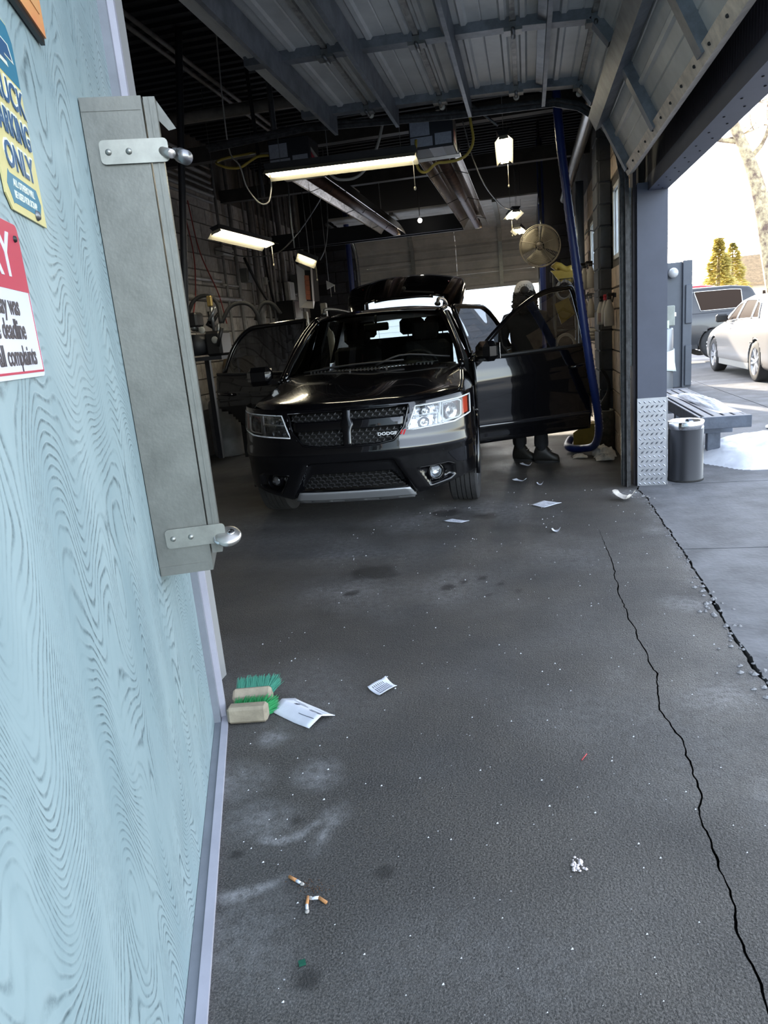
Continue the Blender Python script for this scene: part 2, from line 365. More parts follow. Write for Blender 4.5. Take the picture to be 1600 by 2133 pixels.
M_trimd = mat('grey_trim_paint', (.20, .215, .25), .5, var=.15); M_triml = mat('pale_lilac_trim_paint', (.40, .40, .47), .5, var=.12)
wl = struct(MB().box((-9, 0, -.05), (0, .16, 4.7)).build('wall_left', M_teal), 'teal painted wall with swirling grain on the left'); wl.location = P0; wl.rotation_euler = (0, 0, TH)
def on_wall(o): o.location = P0; o.rotation_euler = (0, 0, TH); return o
a = MB().box((0, -.024, 0), (.035, .16, 4.7)).build('trim_1', M_trimd); struct(on_wall(a), 'grey edge trim on the end of the teal wall')
a = MB().box((.036, -.043, .0), (.075, .16, 4.7)).build('trim_2', M_triml); struct(on_wall(a), 'pale jamb trim beside the teal wall')
a = MB().box((-9, -.026, 0), (.034, -.001, .010)).build('trim_3', M_trimd); struct(on_wall(a), 'grey sill strip along the foot of the teal wall')
a = MB().box((-9, -.050, 0), (.07, -.0265, .014)).build('trim_4', M_triml); struct(on_wall(a), 'pale sill strip along the foot of the teal wall')
# building behind the teal wall and front left corner of the bay
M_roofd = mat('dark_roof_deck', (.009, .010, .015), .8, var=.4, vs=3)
M_ext = mat('exterior_block', (.25, .25, .25), .9)
a = MB().box((-4.5, 2.45, 0), (-1.33, 2.6, 4.7)).build('wall_front', M_ext); struct(a, 'dark front wall of the bay hidden behind the teal wall')
a = MB().box((-1.33, 2.45, 3.0), (1.03, 2.6, 4.7)).build('trim_5', M_ext); struct(a, 'header over the front opening')
# ------------------------------------------------------------------ bay shell
XL, XR, YB, ZC = -4.2, .85, 14.0, 4.10
M_mortar = mat('dirty_mortar', (.10, .09, .08), .95, var=.3)
def block_mats(base, nm): return [mat('%s_block_%d' % (nm, i), tuple(c * k for c in base), .85, 0, .38, 5 + i, .35, 30, col2=tuple(c * k * .55 for c in base)) for i, k in enumerate((.85, 1., 1.15))]
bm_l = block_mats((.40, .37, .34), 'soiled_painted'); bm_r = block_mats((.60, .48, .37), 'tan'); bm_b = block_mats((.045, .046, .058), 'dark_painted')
def block_mesh(nm, L, H, D, m):
    mb = MB(); e = .006; h = L / 2
    vs = [(-h, 0, 0), (h, 0, 0), (h, 0, H), (-h, 0, H), (-h + e, -D, e), (h - e, -D, e), (h - e, -D, H - e), (-h + e, -D, H - e)]
    mb.add(vs, [(4, 5, 6, 7), (0, 1, 5, 4), (1, 2, 6, 5), (2, 3, 7, 6), (3, 0, 4, 7)]); o = mb.build(nm, m); me = o.data; bpy.data.objects.remove(o); return me
def blocks(parent, ms, org, ax, n0, n1, r0, r1, rz, skip=None, L=.40, H=.20):
    me = [block_mesh('block', L - .012, H - .012, .014, m) for m in ms]; hf = [block_mesh('block', L / 2 - .012, H - .012, .014, m) for m in ms]
    for r in range(r0, r1):
        for c in range(n0, n1):
            x = (c + (.5 if r % 2 else 0)) * L; z = r * H
            if skip and skip(x, z): continue
            inst('block', random.choice(me), (org[0] + ax[0] * x, org[1] + ax[1] * x, z + .006), parent, (0, 0, rz))
wb = MB().box((XL - .2, 2.4, 0), (XL, YB + .2, ZC)).build('wall_back_left', M_mortar); wb.name = 'wall_left.001'; struct(wb, 'soiled block wall with conduits at the far left of the bay')
blocks(wb, bm_l, (XL, 8.0), (0, 1), -6, 15, 3, 17, R(90))
# right wall with two windows
WIN = [(6.82, 7.62, 1.86, 2.52), (9.3, 10.2, 1.84, 2.50)]
wr = MB()
ycuts = [6.05, 6.82, 7.62, 9.3, 10.2, YB + .2]
for i in range(5):
    y0, y1 = ycuts[i], ycuts[i + 1]
    if i in (1, 3):
        zz = WIN[0 if i == 1 else 1]; wr.box((XR, y0, 0), (XR + .2, y1, zz[2])); wr.box((XR, y0, zz[3]), (XR + .2, y1, ZC))
    else: wr.box((XR, y0, 0), (XR + .2, y1, ZC))
wr = struct(wr.build('wall_right', M_mortar), 'tan block wall along the right side of the bay')
blocks(wr, bm_r, (XR, 6.0), (0, 1), 1, 20, 0, 15, R(-90), skip=lambda x, z: any(a - .21 < 6 + x < b + .21 and c - .19 < z < d for a, b, c, d in WIN) or x > 7.8)
M_frost = mat('frosted_pane', (.80, .86, .92), .6, trans=.9, ior=1.05)
for i, (y0, y1, z0, z1) in enumerate(WIN):
    f = MB(); f.box((XR - .012, y0, z0), (XR + .06, y0 + .05, z1)).box((XR - .012, y1 - .05, z0), (XR + .06, y1, z1)).box((XR - .012, y0, z0), (XR + .06, y1, z0 + .04)).box((XR - .012, y0, z1 - .04), (XR + .06, y1, z1)).box((XR - .008, (y0 + y1) / 2 - .02, z0), (XR + .05, (y0 + y1) / 2 + .02, z1))
    o = struct(f.build('window_%d' % (i + 1), M_white), 'small white framed window in the tan block wall'); 
    for k in (0, 1):
        a = y0 + .05 if k == 0 else (y0 + y1) / 2 + .02; MB().box((XR + .004, a, z0 + .04), (XR + .014, a + (y1 - y0) / 2 - .07, z1 - .04)).build('pane', M_frost, o)
# pilaster
pl_ = struct(MB().box((.72, 7.78, 0), (XR - .016, 8.28, ZC)).build('trim_6', mat('pilaster_grey', (.075, .078, .085), .85, var=.3)), 'dark grey block pilaster on the right wall')
pm = block_mesh('block', .112, .188, .012, MT['pilaster_grey']); pm2 = block_mesh('block', .485, .188, .012, MT['pilaster_grey'])
for r in range(18): inst('block', pm, (.784, 7.78, r * .2 + .006), pl_); inst('block', pm2, (.72, 8.03, r * .2 + .006), pl_, (0, 0, R(-90)))
# pillar, lintel
M_navy = mat('slate_blue_paint', (.075, .085, .125), .5, var=.12, vs=5); M_maroon = mat('dark_maroon_boards', (.030, .022, .032), .6, var=.3, vs=20)
pil = struct(MB().box((.815, 5.86, 0), (1.03, 6.05, 2.26)).build('trim_7', M_navy), 'slate blue painted pillar at the far side of the side opening')
dp = MB().box((.812, 5.852, .0), (1.033, 5.859, .70)).box((1.0305, 5.852, 0), (1.0375, 6.05, .70)).build('kick_plate', mat('diamond_plate', (.50, .52, .58), .32, .85, .2, 8), pil); dp['label'] = 'bright diamond tread plate around the pillar foot'
tr = MB()
for i in range(6):
    for j in range(19):
        x = .832 + i * .036 + (.018 if j % 2 else 0); z = .02 + j * .036
        if x > 1.02: continue
        s = 1 if j % 2 else -1; d = .0135
        tr.add([(x - d, 5.852, z - s * d * .9), (x + s * .004, 5.852, z - .006), (x + d, 5.852, z + s * d * .9), (x - s * .004, 5.852, z + .006), (x, 5.8455, z)], [(0, 1, 4), (1, 2, 4), (2, 3, 4), (3, 0, 4)])
o = tr.build('tread_pattern', MT['diamond_plate'], pil); o['kind'] = 'stuff'
lt = MB().box((.89, 2.6, 2.20), (1.03, 6.05, 2.30)); lt = struct(lt.build('trim_8', M_navy), 'slate blue soffit board under the side opening lintel')
pb = MB().box((.905, 2.6, 2.30), (1.03, 6.05, ZC)).build('trim_9', M_maroon); struct(pb, 'dark maroon boarded lintel over the side opening')
for k in range(86):
    y = 2.62 + k * .04; MB().box((.893, y, 2.302), (.9048, y + .036, 2.80)).build('board', M_maroon, pb)
for k in range(22):
    y = 2.75 + k * .145; MB().lathe([(0, .0), (.006, .0), (.006, -.003), (0, -.004)], 8, Matrix.Translation((.93 + .05 * (k % 2), y, 2.2))).build('nail_head', M_black, lt)
jb = struct(MB().box((.79, 5.90, 0), (.8145, 6.05, 3.0)).build('trim_10', M_maroon), 'dark maroon door jamb beside the pillar')
gap_strip = struct(MB().box((.764, 5.955, .95), (.786, 5.975, 2.25)).build('trim_11', mat('pale_weather_strip', (.75, .76, .80), .6, var=.5, vs=30)), 'peeling pale weather strip beside the door track')  # pale colour stands for sky showing through the gap at the jamb
# ceiling with deck ribs
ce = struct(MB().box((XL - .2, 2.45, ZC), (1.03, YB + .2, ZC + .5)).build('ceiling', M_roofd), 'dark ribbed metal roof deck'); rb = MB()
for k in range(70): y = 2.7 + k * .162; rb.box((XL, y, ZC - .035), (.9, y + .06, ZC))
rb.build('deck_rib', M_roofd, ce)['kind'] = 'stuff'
struct(MB().box((XL, 11.95, 2.86), (-.95, 12.1, 3.10)).box((XL, 11.9, 2.86), (-.95, 12.15, 2.88)).build('trim_12', mat('dark_beam', (.018, .019, .024), .6)), 'dark steel beam across the back of the bay')
for i, (y, z, nm) in enumerate(((8.2, 3.42, 'trim_13'), (10.2, 3.36, 'trim_14'))):
    struct(MB().box((XL, y, z), (XR, y + .12, z + .16)).build(nm, mat('grimy_beam', (.06, .052, .046), .7, var=.4)), 'grimy roof beam across the bay, %s' % ('nearer' if i == 0 else 'farther'))
# back wall and back door
bk = MB().box((XL - .2, YB, 0), (-3.1, YB + .2, ZC)).box((.22, YB, 0), (XR + .2, YB + .2, ZC)).box((-3.1, YB, 3.2), (.22, YB + .2, ZC))
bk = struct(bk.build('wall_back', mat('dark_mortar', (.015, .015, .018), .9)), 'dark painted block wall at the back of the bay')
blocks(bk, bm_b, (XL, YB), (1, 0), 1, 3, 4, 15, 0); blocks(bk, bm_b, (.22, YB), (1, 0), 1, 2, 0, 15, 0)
M_door = mat('grey_sectional_door_steel', (.50, .50, .48), .5, .1, .25, 3, .05, 30)
bd = struct(MB().box((-3.1, YB - .02, 3.24), (.22, YB, 3.28)).build('door_1', M_door), 'grey sectional back door raised half open')
prof = [(13.93, 2.02), (13.93, 2.30), (13.93, 2.58), (13.92, 2.83), (13.72, 3.06), (13.4, 3.17), (12.9, 3.20), (12.4, 3.22), (11.9, 3.24)]
for i in range(8):
    (y0, z0), (y1, z1) = prof[i], prof[i + 1]; d = Vector((0, y1 - y0, z1 - z0)).normalized(); nn = Vector((0, -d.z, d.y)); mb = MB()
    a0 = Vector((0, y0, z0)) + d * .0008; b0 = Vector((0, y1, z1)) - d * .0008
    for x0, x1 in ((-3.10, -2.061), (-2.059, -1.251), (-1.249, -.441), (-.439, .22)):
        q = [a0, a0 + nn * .02, lerp(a0, b0, .2) + nn * .03, lerp(a0, b0, .3) + nn * .015, lerp(a0, b0, .7) + nn * .015, lerp(a0, b0, .8) + nn * .03, b0 + nn * .02, b0]
        mb.prism([(x0, p.y, p.z) for p in q], (x1 - x0, 0, 0))
    mb.build('door_section', M_door, bd)
    for x in (-2.06, -.44):
        st = MB(); st.bar(Vector((x, 0, 0)) + a0 + nn * .04, Vector((x, 0, 0)) + b0 + nn * .04, .07, .04, nn); st.build('stile', M_galv, bd)
for nm, x in (('trim_15', -3.13), ('trim_16', .25)):
    struct(MB().tube([(x, 13.86, 0), (x, 13.86, 2.5)] + [(x, 13.86 - .4 * (1 - cos(t)), 2.6 + .45 * sin(t)) for t in (.2, .5, .8, 1.1, 1.4)] + [(x, 13.2, 3.10), (x, 11.9, 3.16)], .03, 6).build(nm, M_steel), 'steel track of the back door, %s side' % ('left' if x < 0 else 'right'))
# ------------------------------------------------------------------ big overhead door of the side opening, rolled up
M_sheet = mat('dull_corrugated_sheet', (.64, .64, .62), .5, .1, .25, 2.2, .06, 40); M_strut = mat('grey_galvanised_strut', (.22, .24, .275), .45, .45, .4, 10)
od = thing('overhead_door', 'large ribbed metal overhead door rolled up over the side opening', 'garage door', (0, 0, 0))
DY0, DY1 = 2.62, 5.78
PR = [(-1.615, 3.035), (-1.10, 3.025), (-.56, 3.01), (-.02, 2.995), (.42, 2.965), (.545, 2.80), (.775, 2.335)]
def dsec(i):
    a = Vector((PR[i][0], 0, PR[i][1])); b = Vector((PR[i + 1][0], 0, PR[i + 1][1])); d = (b - a).normalized(); n = Vector((d.z, 0, -d.x)) if d.x > 0 else Vector((-d.z, 0, d.x))
    if n.z > 0: n = -n
    if i >= 4: n = Vector((d.z, 0, -d.x)); n = n if n.x < 0 else -n
    return a, b, d, n
for i in range(6):
    a, b, d, n = dsec(i); L = (b - a).length; k = max(2, int(round(L / .115))); pts = [a + d * .004]
    for j in range(k):
        c0 = (j + .3) / k * L; c1 = (j + .7) / k * L
        if j % 2 == 0: pts += [a + d * c0, a + d * (c0 + .012) + n * .014, a + d * (c1 - .012) + n * .014, a + d * c1]
        else: pts += [a + d * (c0 + .05 * L / k), a + d * (c0 + .12 * L / k) - n * .006, a + d * (c0 + .2 * L / k)]
    pts.append(b - d * .004); mb = MB(); mb.grid([[(p.x, DY0, p.z) for p in pts], [(p.x, DY1, p.z) for p in pts]], False); mb.build('door_section', M_sheet, od, solid=.006)
    # meeting rail along the joint
    if i < 5:
        r = MB(); r.bar(b + n * .014 + Vector((0, DY0, 0)), b + n * .014 + Vector((0, DY1, 0)), .028, .024, n); r.build('meeting_rail', mat('pale_rusty_rail', (.50, .48, .45), .55, .3, .55, 16), od)
    for j, y in enumerate((5.70, 4.57, 3.42)):
        s = MB(); s.bar(a + d * .02 + n * .03 + Vector((0, y, 0)), b - d * .02 + n * .03 + Vector((0, y, 0)), .085, .055, n); s.build('stile', M_strut, od)
        if i < 5:
            h = MB(); h.box((b.x - .05, y - .04, b.z - .075), (b.x + .05, y + .04, b.z - .03)); h.tube([(b.x, y - .06, b.z - .075), (b.x, y + .06, b.z - .075)], .012, 8); h.build('hinge', M_steel, od)
for x, z, w_ in ((-1.39, 3.02, .10), (-.915, 3.01, .10), (-.375, 2.995, .09), (.15, 2.985, .085)):
    s = MB(); s.prism([(x - .035, DY0, z - .02), (x - .035, DY0, z - .035), (x + .01, DY0, z - .05), (x + .005, DY0, z - .06 - w_), (x + .03, DY0, z - .06 - w_), (x + .035, DY0, z - .02)], (0, DY1 + .02 - DY0, 0)); s.build('strut', M_strut, od)
a, b, d, n = dsec(5)
s = MB(); s.bar(a + d * .09 + n * .06 + Vector((0, DY0, 0)), a + d * .09 + n * .06 + Vector((0, DY1, 0)), .11, .07, n); s.build('strut', M_strut, od)
r = MB(); r.bar(b - d * .02 + n * .02 + Vector((0, DY0, 0)), b - d * .02 + n * .02 + Vector((0, DY1, 0)), .065, .05, n)
o = r.build('bottom_rail', mat('worn_pale_rail', (.78, .68, .56), .5, .15, .35, 14, .1, 60), od); o['label'] = 'worn pale bottom rail of the door'
for k in range(12):
    y = DY0 + .15 + k * .262; p = b - d * .02 + n * .047 + Vector((0, y, 0)); MB().ball(p, .008, 8).build('bolt', M_black, od)
for x, z in ((-1.10, 2.97), (-.56, 2.95), (-.02, 2.94), (.42, 2.90), (.545, 2.74)):
    q = MB(); q.lathe([(0, -.012), (.022, -.012), (.022, .012), (0, .012)], 12, Matrix.Translation((x, 5.83, z)) @ Matrix.Rotation(R(90), 4, 'X')); q.tube([(x, 5.72, z), (x, 5.83, z)], .007, 6); q.build('roller', mat('nylon_roller', (.6, .58, .5), .5), od)
tk = MB()
path = [(.735, 0.0), (.735, 2.1), (.73, 2.3), (.70, 2.47), (.64, 2.62), (.55, 2.74), (.42, 2.83), (.25, 2.88), (-.5, 2.90), (-1.63, 2.97), (-2.46, 2.93)]
for (x0, z0), (x1, z1) in zip(path, path[1:]):
    tk.bar((x0, 5.86, z0), (x1, 5.86, z1), .05, .012, (0, 0, 1) if abs(x1 - x0) > abs(z1 - z0) else (1, 0, 0)); tk.bar((x0, 5.885, z0), (x1, 5.885, z1), .012, .06, (0, 0, 1) if abs(x1 - x0) > abs(z1 - z0) else (1, 0, 0))
t_ = tk.build('door_track', mat('grimy_track', (.07, .07, .075), .5, .5, .6, 22)); tag(t_, 'curved steel track of the big overhead door at the pillar', 'track')
for x in (-1.9, -.6): MB().bar((x, 5.9, 2.95), (x, 5.9, ZC), .03, .03).build('hanger_strap', M_steel, t_)
dr = thing('track_guard', 'dark pitted vertical guard channel at the end of the tan wall', 'channel', (.72, 5.93, 0))
MB().box((-.022, -.03, 0), (.012, .03, 2.35)).build('channel_web', mat('pitted_dark_channel', (.05, .055, .062), .5, .4, .75, 40, .2, 60, col2=(.14, .15, .16)), dr); MB().box((.0125, -.03, 0), (.040, .0, 2.35)).build('channel_flange', MT['pitted_dark_channel'], dr)
# ------------------------------------------------------------------ steel lock box on the teal wall
lb = thing('lock_box', 'tall narrow galvanised steel box with two padlocked hasps on the teal wall', 'lock box', TW(-.59, .0, 0), TH)
M_boxm = mat('mottled_galvanised_sheet', (.21, .215, .20), .45, .6, .28, 6, .05, 90)
MB().box((0, -.140, .785), (.32, -.002, 1.945)).build('body', M_boxm, lb)
f = MB(); f.box((-.0015, -.139, 1.915), (-.0001, -.004, 1.944)).box((-.002, -.128, .786), (-.0001, -.004, .81)).box((-.0012, -.139, .81), (-.0001, -.1355, 1.915)); f.build('folded_edge', M_boxm, lb)
li = MB(); li.box((.0, -.171, .832), (.034, -.1445, 1.942)).box((-.0025, -.162, .834), (0, -.1575, 1.94)); pass
lo = li.build('lid', M_boxm, lb); lo['label'] = 'flanged lid along the front of the box'
MB().prism([(.036, -.171, 1.944), (.036, -.208, 1.882), (.036, -.190, 1.878), (.036, -.171, 1.90)], (.002, 0, 0)).build('drip_hood', M_boxm, lb)
M_hasp = mat('hasp_steel', (.34, .345, .32), .38, .8, .2, 20)
for z, zz in ((1.826, 0), (.886, 1)):
    h = MB(); y0, y1, c, r_ = -.186, -.031, z, .026
    poly = []
    for (cy_, cz_, a0) in ((y1 - .01, c + r_ - .01, 0), (y0 + .01, c + r_ - .01, 90), (y0 + .01, c - r_ + .01, 180), (y1 - .01, c - r_ + .01, 270)):
        for q in range(4): t = R(a0 + q * 30); poly.append((-.0085, cy_ + .01 * cos(t), cz_ + .01 * sin(t)))
    h.prism(poly, (.004, 0, 0)); ho = h.build('hasp', M_hasp, lb)
    for y in (-.050, -.096): MB().lathe([(.0001, .006), (.004, .0055), (.0065, .003), (.0075, 0)], 14, Matrix.Translation((-.0085, y, z)) @ Matrix.Rotation(R(-90), 4, 'Y')).build('rivet', M_hasp, ho)
# padlocks: things of their own, hanging on the hasps
M_lockm = mat('brushed_lock_steel', (.60, .57, .54), .28, .9, .15, 30)
pk = thing('puck_padlock', 'round steel disc padlock on the lower hasp of the lock box', 'padlock', TW(-.597, .192, .874), TH)
mm = Matrix.Rotation(R(-62), 4, 'X') @ Matrix.Rotation(R(12), 4, 'Y'); mm = Matrix.Rotation(R(-28), 4, 'Y') @ Matrix.Rotation(R(0), 4, 'Z')
q = MB(); q.lathe([(.0001, .011), (.026, .0105), (.033, .007), (.036, 0), (.033, -.007), (.026, -.0105), (.0001, -.011)], 32, mm); q.build('lock_body', M_lockm, pk)
q = MB(); q.lathe([(.006, .0112), (.0105, .0118), (.0105, .0104), (.006, .0104)], 20, mm @ Matrix.Translation((.004, -.008, .0002))); q.build('keyway_ring', M_chrome, pk); MB().lathe([(.0001, .0119), (.0055, .0119), (.0055, .010)], 12, mm @ Matrix.Translation((.004, -.008, .0002))).build('keyway', M_black, pk)
q = MB(); q.tube([mm @ Vector((.018 * cos(t) - .004, .022 + .014 * sin(t), .0)) for t in [R(-20 + 20 * i) for i in range(12)]], .0045, 8); q.build('shackle', M_chrome, pk)
pc = thing('cylinder_padlock', 'steel bolt padlock pushed through the upper hasp of the lock box', 'padlock', TW(-.604, .176, 1.822), TH)
q = MB(); q.tube([(.02, .010, .006), (-.020, -.018, -.012), (-.021, -.0186, -.0125)], [.0105, .0105, .009], 14); q.build('pin', M_lockm, pc)
q = MB(); q.tube([(.012, -.034, -.008), (-.012, -.050, -.0205)], .0165, 14); q.tube([(.03, -.022, .001), (.012, -.034, -.008)], .013, 12); q.build('lock_body', mat('dark_lock_steel', (.25, .25, .26), .3, .9), pc)
# ------------------------------------------------------------------ signs on the teal wall
M_sy = mat('faded_yellow_enamel', (.62, .55, .25), .4, var=.12, vs=10); M_st = mat('teal_enamel', (.035, .17, .26), .4); M_sn = mat('navy_enamel', (.03, .09, .19), .4); M_sw = mat('cream_enamel', (.66, .68, .60), .4)
ps = thing('parking_sign', 'faded yellow and teal embossed truck parking sign with cut corners', 'sign', TW(-1.208, .004, 1.586), TH)
W2, H2 = .098, .300
out = [(-W2 + .02, 0), (W2, 0), (W2, H2 - .02), (W2 - .02, H2), (-W2 + .02, H2), (-W2, H2 - .02), (-W2, .02)]
MB().prism([(x, 0, z) for x, z in out], (0, .0025, 0)).build('plate', M_sy, ps)
MB().prism([(x, -.0004, z) for x, z in [(-W2 + .002, .212), (W2 - .002, .212), (W2 - .002, H2 - .021), (W2 - .021, H2 - .002), (-W2 + .021, H2 - .002), (-W2 + .002, H2 - .021)]], (0, .0004, 0)).build('top_band', M_st, ps)
def cross(k): return [(-.075 * k, .238), (-.03 * k, .238), (-.02 * k, .228 + .012 * (1 - k)), (.045 * k, .228 + .012 * (1 - k)), (.035 * k, .243), (.080 * k, .243), (.065 * k, .267), (.022 * k, .267), (.014 * k, .278 - .006 * (1 - k) * 2), (-.045 * k, .278 - .006 * (1 - k) * 2), (-.035 * k, .262), (-.088 * k, .262)]
MB().prism([(x, -.0012, z) for x, z in cross(1.)], (0, .0008, 0)).build('emblem', M_sw, ps); MB().prism([(x, -.0018, .253 + (z - .253) * .78) for x, z in cross(.88)], (0, .0006, 0)).build('emblem_field', M_sn, ps)
for tx, z, sz, k in (('TRUCK', .183, .054, 1.02), ('PARKING', .132, .052, .80), ('ONLY', .081, .052, 1.0)):
    textmesh('lettering', tx, sz, M_sw, ps, (.004, -.0006, z + .001), bold=.0030, ext=.0006, sx=k); textmesh('lettering', tx, sz, M_sn, ps, (.002, -.0014, z - .001), bold=.0009, ext=.0006, sx=k)
MB().prism([(x, -.0004, z) for x, z in [(-.083, .036), (-.066, .010), (-.062, .012), (.070, .012), (.085, .033), (.070, .054), (-.062, .054), (-.068, .058)]], (0, .0004, 0)).build('lower_banner', M_st, ps)
for tx, z in (('ALL OTHERS WILL', .042), ('BE USED FOR SCRAP', .025)): textmesh('lettering', tx, .015, M_sw, ps, (0, -.0006, z), bold=.0004, ext=.0003, sx=.86 if 'ALL' in tx else .82)
MB().lathe([(.0001, .006), (.006, .005), (.008, .001), (.008, 0)], 14, Matrix.Translation((.045, -.0005, .011)) @ Matrix.Rotation(R(90), 4, 'X')).build('screw', M_steel, ps)
M_red = mat('red_sign_print', (.46, .035, .075), .35); M_ws = mat('white_sign_plastic', (.66, .67, .76), .25)
ss = thing('complaints_sign', 'red and white plastic sign about yesterday and complaints', 'sign', TW(-1.446, .003, 1.345), TH)
def rrect(x0, x1, z0, z1, r, y):
    P = []
    for cx_, cz_, a0 in ((x1 - r, z1 - r, 0), (x0 + r, z1 - r, 90), (x0 + r, z0 + r, 180), (x1 - r, z0 + r, 270)):
        for q in range(5): t = R(a0 + q * 22.5); P.append((cx_ + r * cos(t), y, cz_ + r * sin(t)))
    return P
MB().prism(rrect(-.155, .158, 0, .218, .010, 0), (0, .002, 0)).build('plate', M_ws, ss)
MB().prism([(-.1545, -.0004, .122)] + [(.1575, -.0004, .122)] + [p for p in rrect(-.1545, .1575, .122, .2175, .010, -.0004) if p[2] > .14], (0, .0004, 0)).build('red_band', M_red, ss)
fr = MB()
for p, q in (((-.15, .008), (.153, .008)), ((.153, .008), (.153, .122)), ((-.15, .008), (-.15, .122))): fr.bar((p[0], -.0003, p[1]), (q[0], -.0003, q[1]), .0006, .0032 if p[1] == q[1] else .0018, (0, 0, 1) if p[1] == q[1] else (1, 0, 0))
fr.build('border_line', M_red, ss)
textmesh('lettering', 'SORRY', .088, M_ws, ss, (-.028, -.0008, .167), bold=.001, ext=.0003, sx=1.0)
for tx, z in (('Yesterday was', .099), ('the deadline', .066), ('for all complaints', .030)): textmesh('lettering', tx, .038, mat('dark_brown_print', (.055, .045, .05), .4), ss, (.092 if 'was' in tx else .100 if 'dead' in tx else .128, -.0005, z), bold=.0007, ext=.0003, align='RIGHT', sx=.78)
MB().lathe([(.0001, .004), (.004, .003), (.005, 0)], 12, Matrix.Translation((.135, -.0006, .196)) @ Matrix.Rotation(R(90), 4, 'X')).build('screw', M_black, ss)
os_ = thing('orange_sign', 'orange wooden sign with a dark lower edge above the parking sign', 'sign', TW(-.956, .002, 1.956), TH)
MB().box((-.28, -.012, .0), (.072, -.001, .40)).build('board', mat('orange_grained_board', (.62, .20, .085), .5, var=.3, vs=6, col2=(.62, .33, .12)), os_); MB().box((-.28, -.0085, -.012), (.070, -.001, -.0003)).build('dark_edge', M_black, os_)
MB().box((-.28, -.0135, .03), (.045, -.0122, .40)).build('inner_panel', mat('amber_panel', (.66, .34, .14), .5, var=.2, vs=9), os_)
# ------------------------------------------------------------------ brushes and litter on the floor
M_wood = mat('pale_weathered_wood', (.36, .31, .23), .75, var=.35, vs=14, bump=.15, bs=60); M_gr = mat('green_bristles', (.03, .30, .10), .6); M_tl = mat('sea_green_bristles', (.06, .28, .20), .6)
def brush(name, label, loc, rz, L, mbr, tilt):
    t = thing(name, label, 'broom head', loc, rz, 'broom heads by the wall end'); mx = Matrix.Translation((0, 0, .034)) @ Matrix.Rotation(R(tilt), 4, 'X')
    MB().box((-L, -.028, -.030), (0, .028, .034), mx, .010).build('wood_block', M_wood, t)
    br = MB(); rnd = random.Random(3)
    for i in range(1500):
        x = -L + .01 + (L - .01) * rnd.random() ** .7; y = -.024 + .048 * rnd.random(); a = mx @ Vector((x, .024, y * 1.0)); fl = .030 * max(.1, 1 + x / .05)
        b_ = mx @ Vector((x + fl + rnd.gauss(0, .006), .024 + .046 + rnd.gauss(0, .004), y * 1.35 + rnd.gauss(0, .006))); b_.z = max(b_.z, .001)
        dx = Vector((.0011, 0, .0)); dz = Vector((0, 0, .0011)); br.add([a - dx, a + dx, b_ + dx * .5, b_ - dx * .5], [(0, 1, 2, 3)]); br.add([a - dz, a + dz, b_ + dz * .5, b_ - dz * .5], [(0, 1, 2, 3)])
    o = br.build('bristles', mbr, t, recalc=False); o['kind'] = 'stuff'; return t
brush('broom_head', 'nearer wooden broom head with bright green bristles beside the folded leaflet', (-1.005, 2.245, 0), R(10), .150, M_gr, -4)
brush('broom_head', 'rear wooden broom head with sea green bristles lying behind another', (-1.030, 2.362, .004), R(12), .150, M_tl, 30)
def sheet(name, label, quad, cat='paper', fold=0., group=None, m=None, lines=None, curl=.006, solid=.0012):
    c = sum((Vector((x, y, 0)) for x, y in quad), Vector()) / 4; t = thing(name, label, cat, (c.x, c.y, 0), 0, group)
    A = [Vector((x, y, 0)) - c for x, y in quad]; P = []; n = 8
    for i in range(n + 1):
        u = i / n; row = []
        for j in range(n + 1):
            v = j / n; p = lerp(lerp(A[0], A[1], u), lerp(A[3], A[2], u), v); z = .003 + fold * (1 - abs(2 * v - 1)) + curl * abs(nz(p.x, p.y, 9, quad[0][0])) + curl * .8 * (abs(2 * u - 1) ** 3)
            row.append((p.x, p.y, z))
        P.append(row)
    MB().grid(P).build('sheet', m or M_paper, t, solid=solid)
    if lines:
        mb = MB()
        for u0, u1, v0, v1 in lines:
            Q = []
            for i in range(5):
                u = lerp(u0, u1, i / 4); row = []
                for v in (v0, v1):
                    p = lerp(lerp(A[0], A[1], u), lerp(A[3], A[2], u), v); z = .0042 + fold * (1 - abs(2 * v - 1)) + curl * abs(nz(p.x, p.y, 9, quad[0][0])) + curl * .8 * (abs(2 * u - 1) ** 3); row.append((p.x, p.y, z))
                Q.append(row)
            mb.grid(Q)
        mb.build('print', M_ink, t)
    return t
sheet('leaflet', 'tent-folded white printed leaflet on the asphalt by the broom heads', [(-1.021, 2.300), (-.828, 2.180), (-.755, 2.275), (-.950, 2.395)], 'leaflet', fold=.024, lines=[(.25, .34, .58, .70), (.25, .5, .74, .77), (.62, .95, .60, .635), (.62, .85, .67, .69), (.86, .95, .53, .58), (.55, .93, .30, .32), (.1, .4, .82, .84), (.6, .9, .84, .85)], solid=.0018)
sheet('paper_slip', 'small creased white printed slip lying alone in mid floor', [(-.678, 2.487), (-.615, 2.425), (-.560, 2.500), (-.620, 2.572)], lines=[(.1, .9, .15 + .09 * i, .19 + .09 * i) for i in range(8)], curl=.010)
sheet('paper_slip', 'square white slip on the floor right of the front wheel', [(-.025, 5.36), (.07, 5.26), (.20, 5.385), (.07, 5.48)], lines=[(.15, .85, .15 + .1 * i, .18 + .1 * i) for i in range(7)], curl=.004)
sheet('paper_slip', 'thin white slip on the floor in front of the car', [(-.66, 4.985), (-.52, 4.915), (-.465, 4.96), (-.60, 5.03)], curl=.004, lines=[(.2, .8, .3, .36), (.2, .8, .6, .66)])
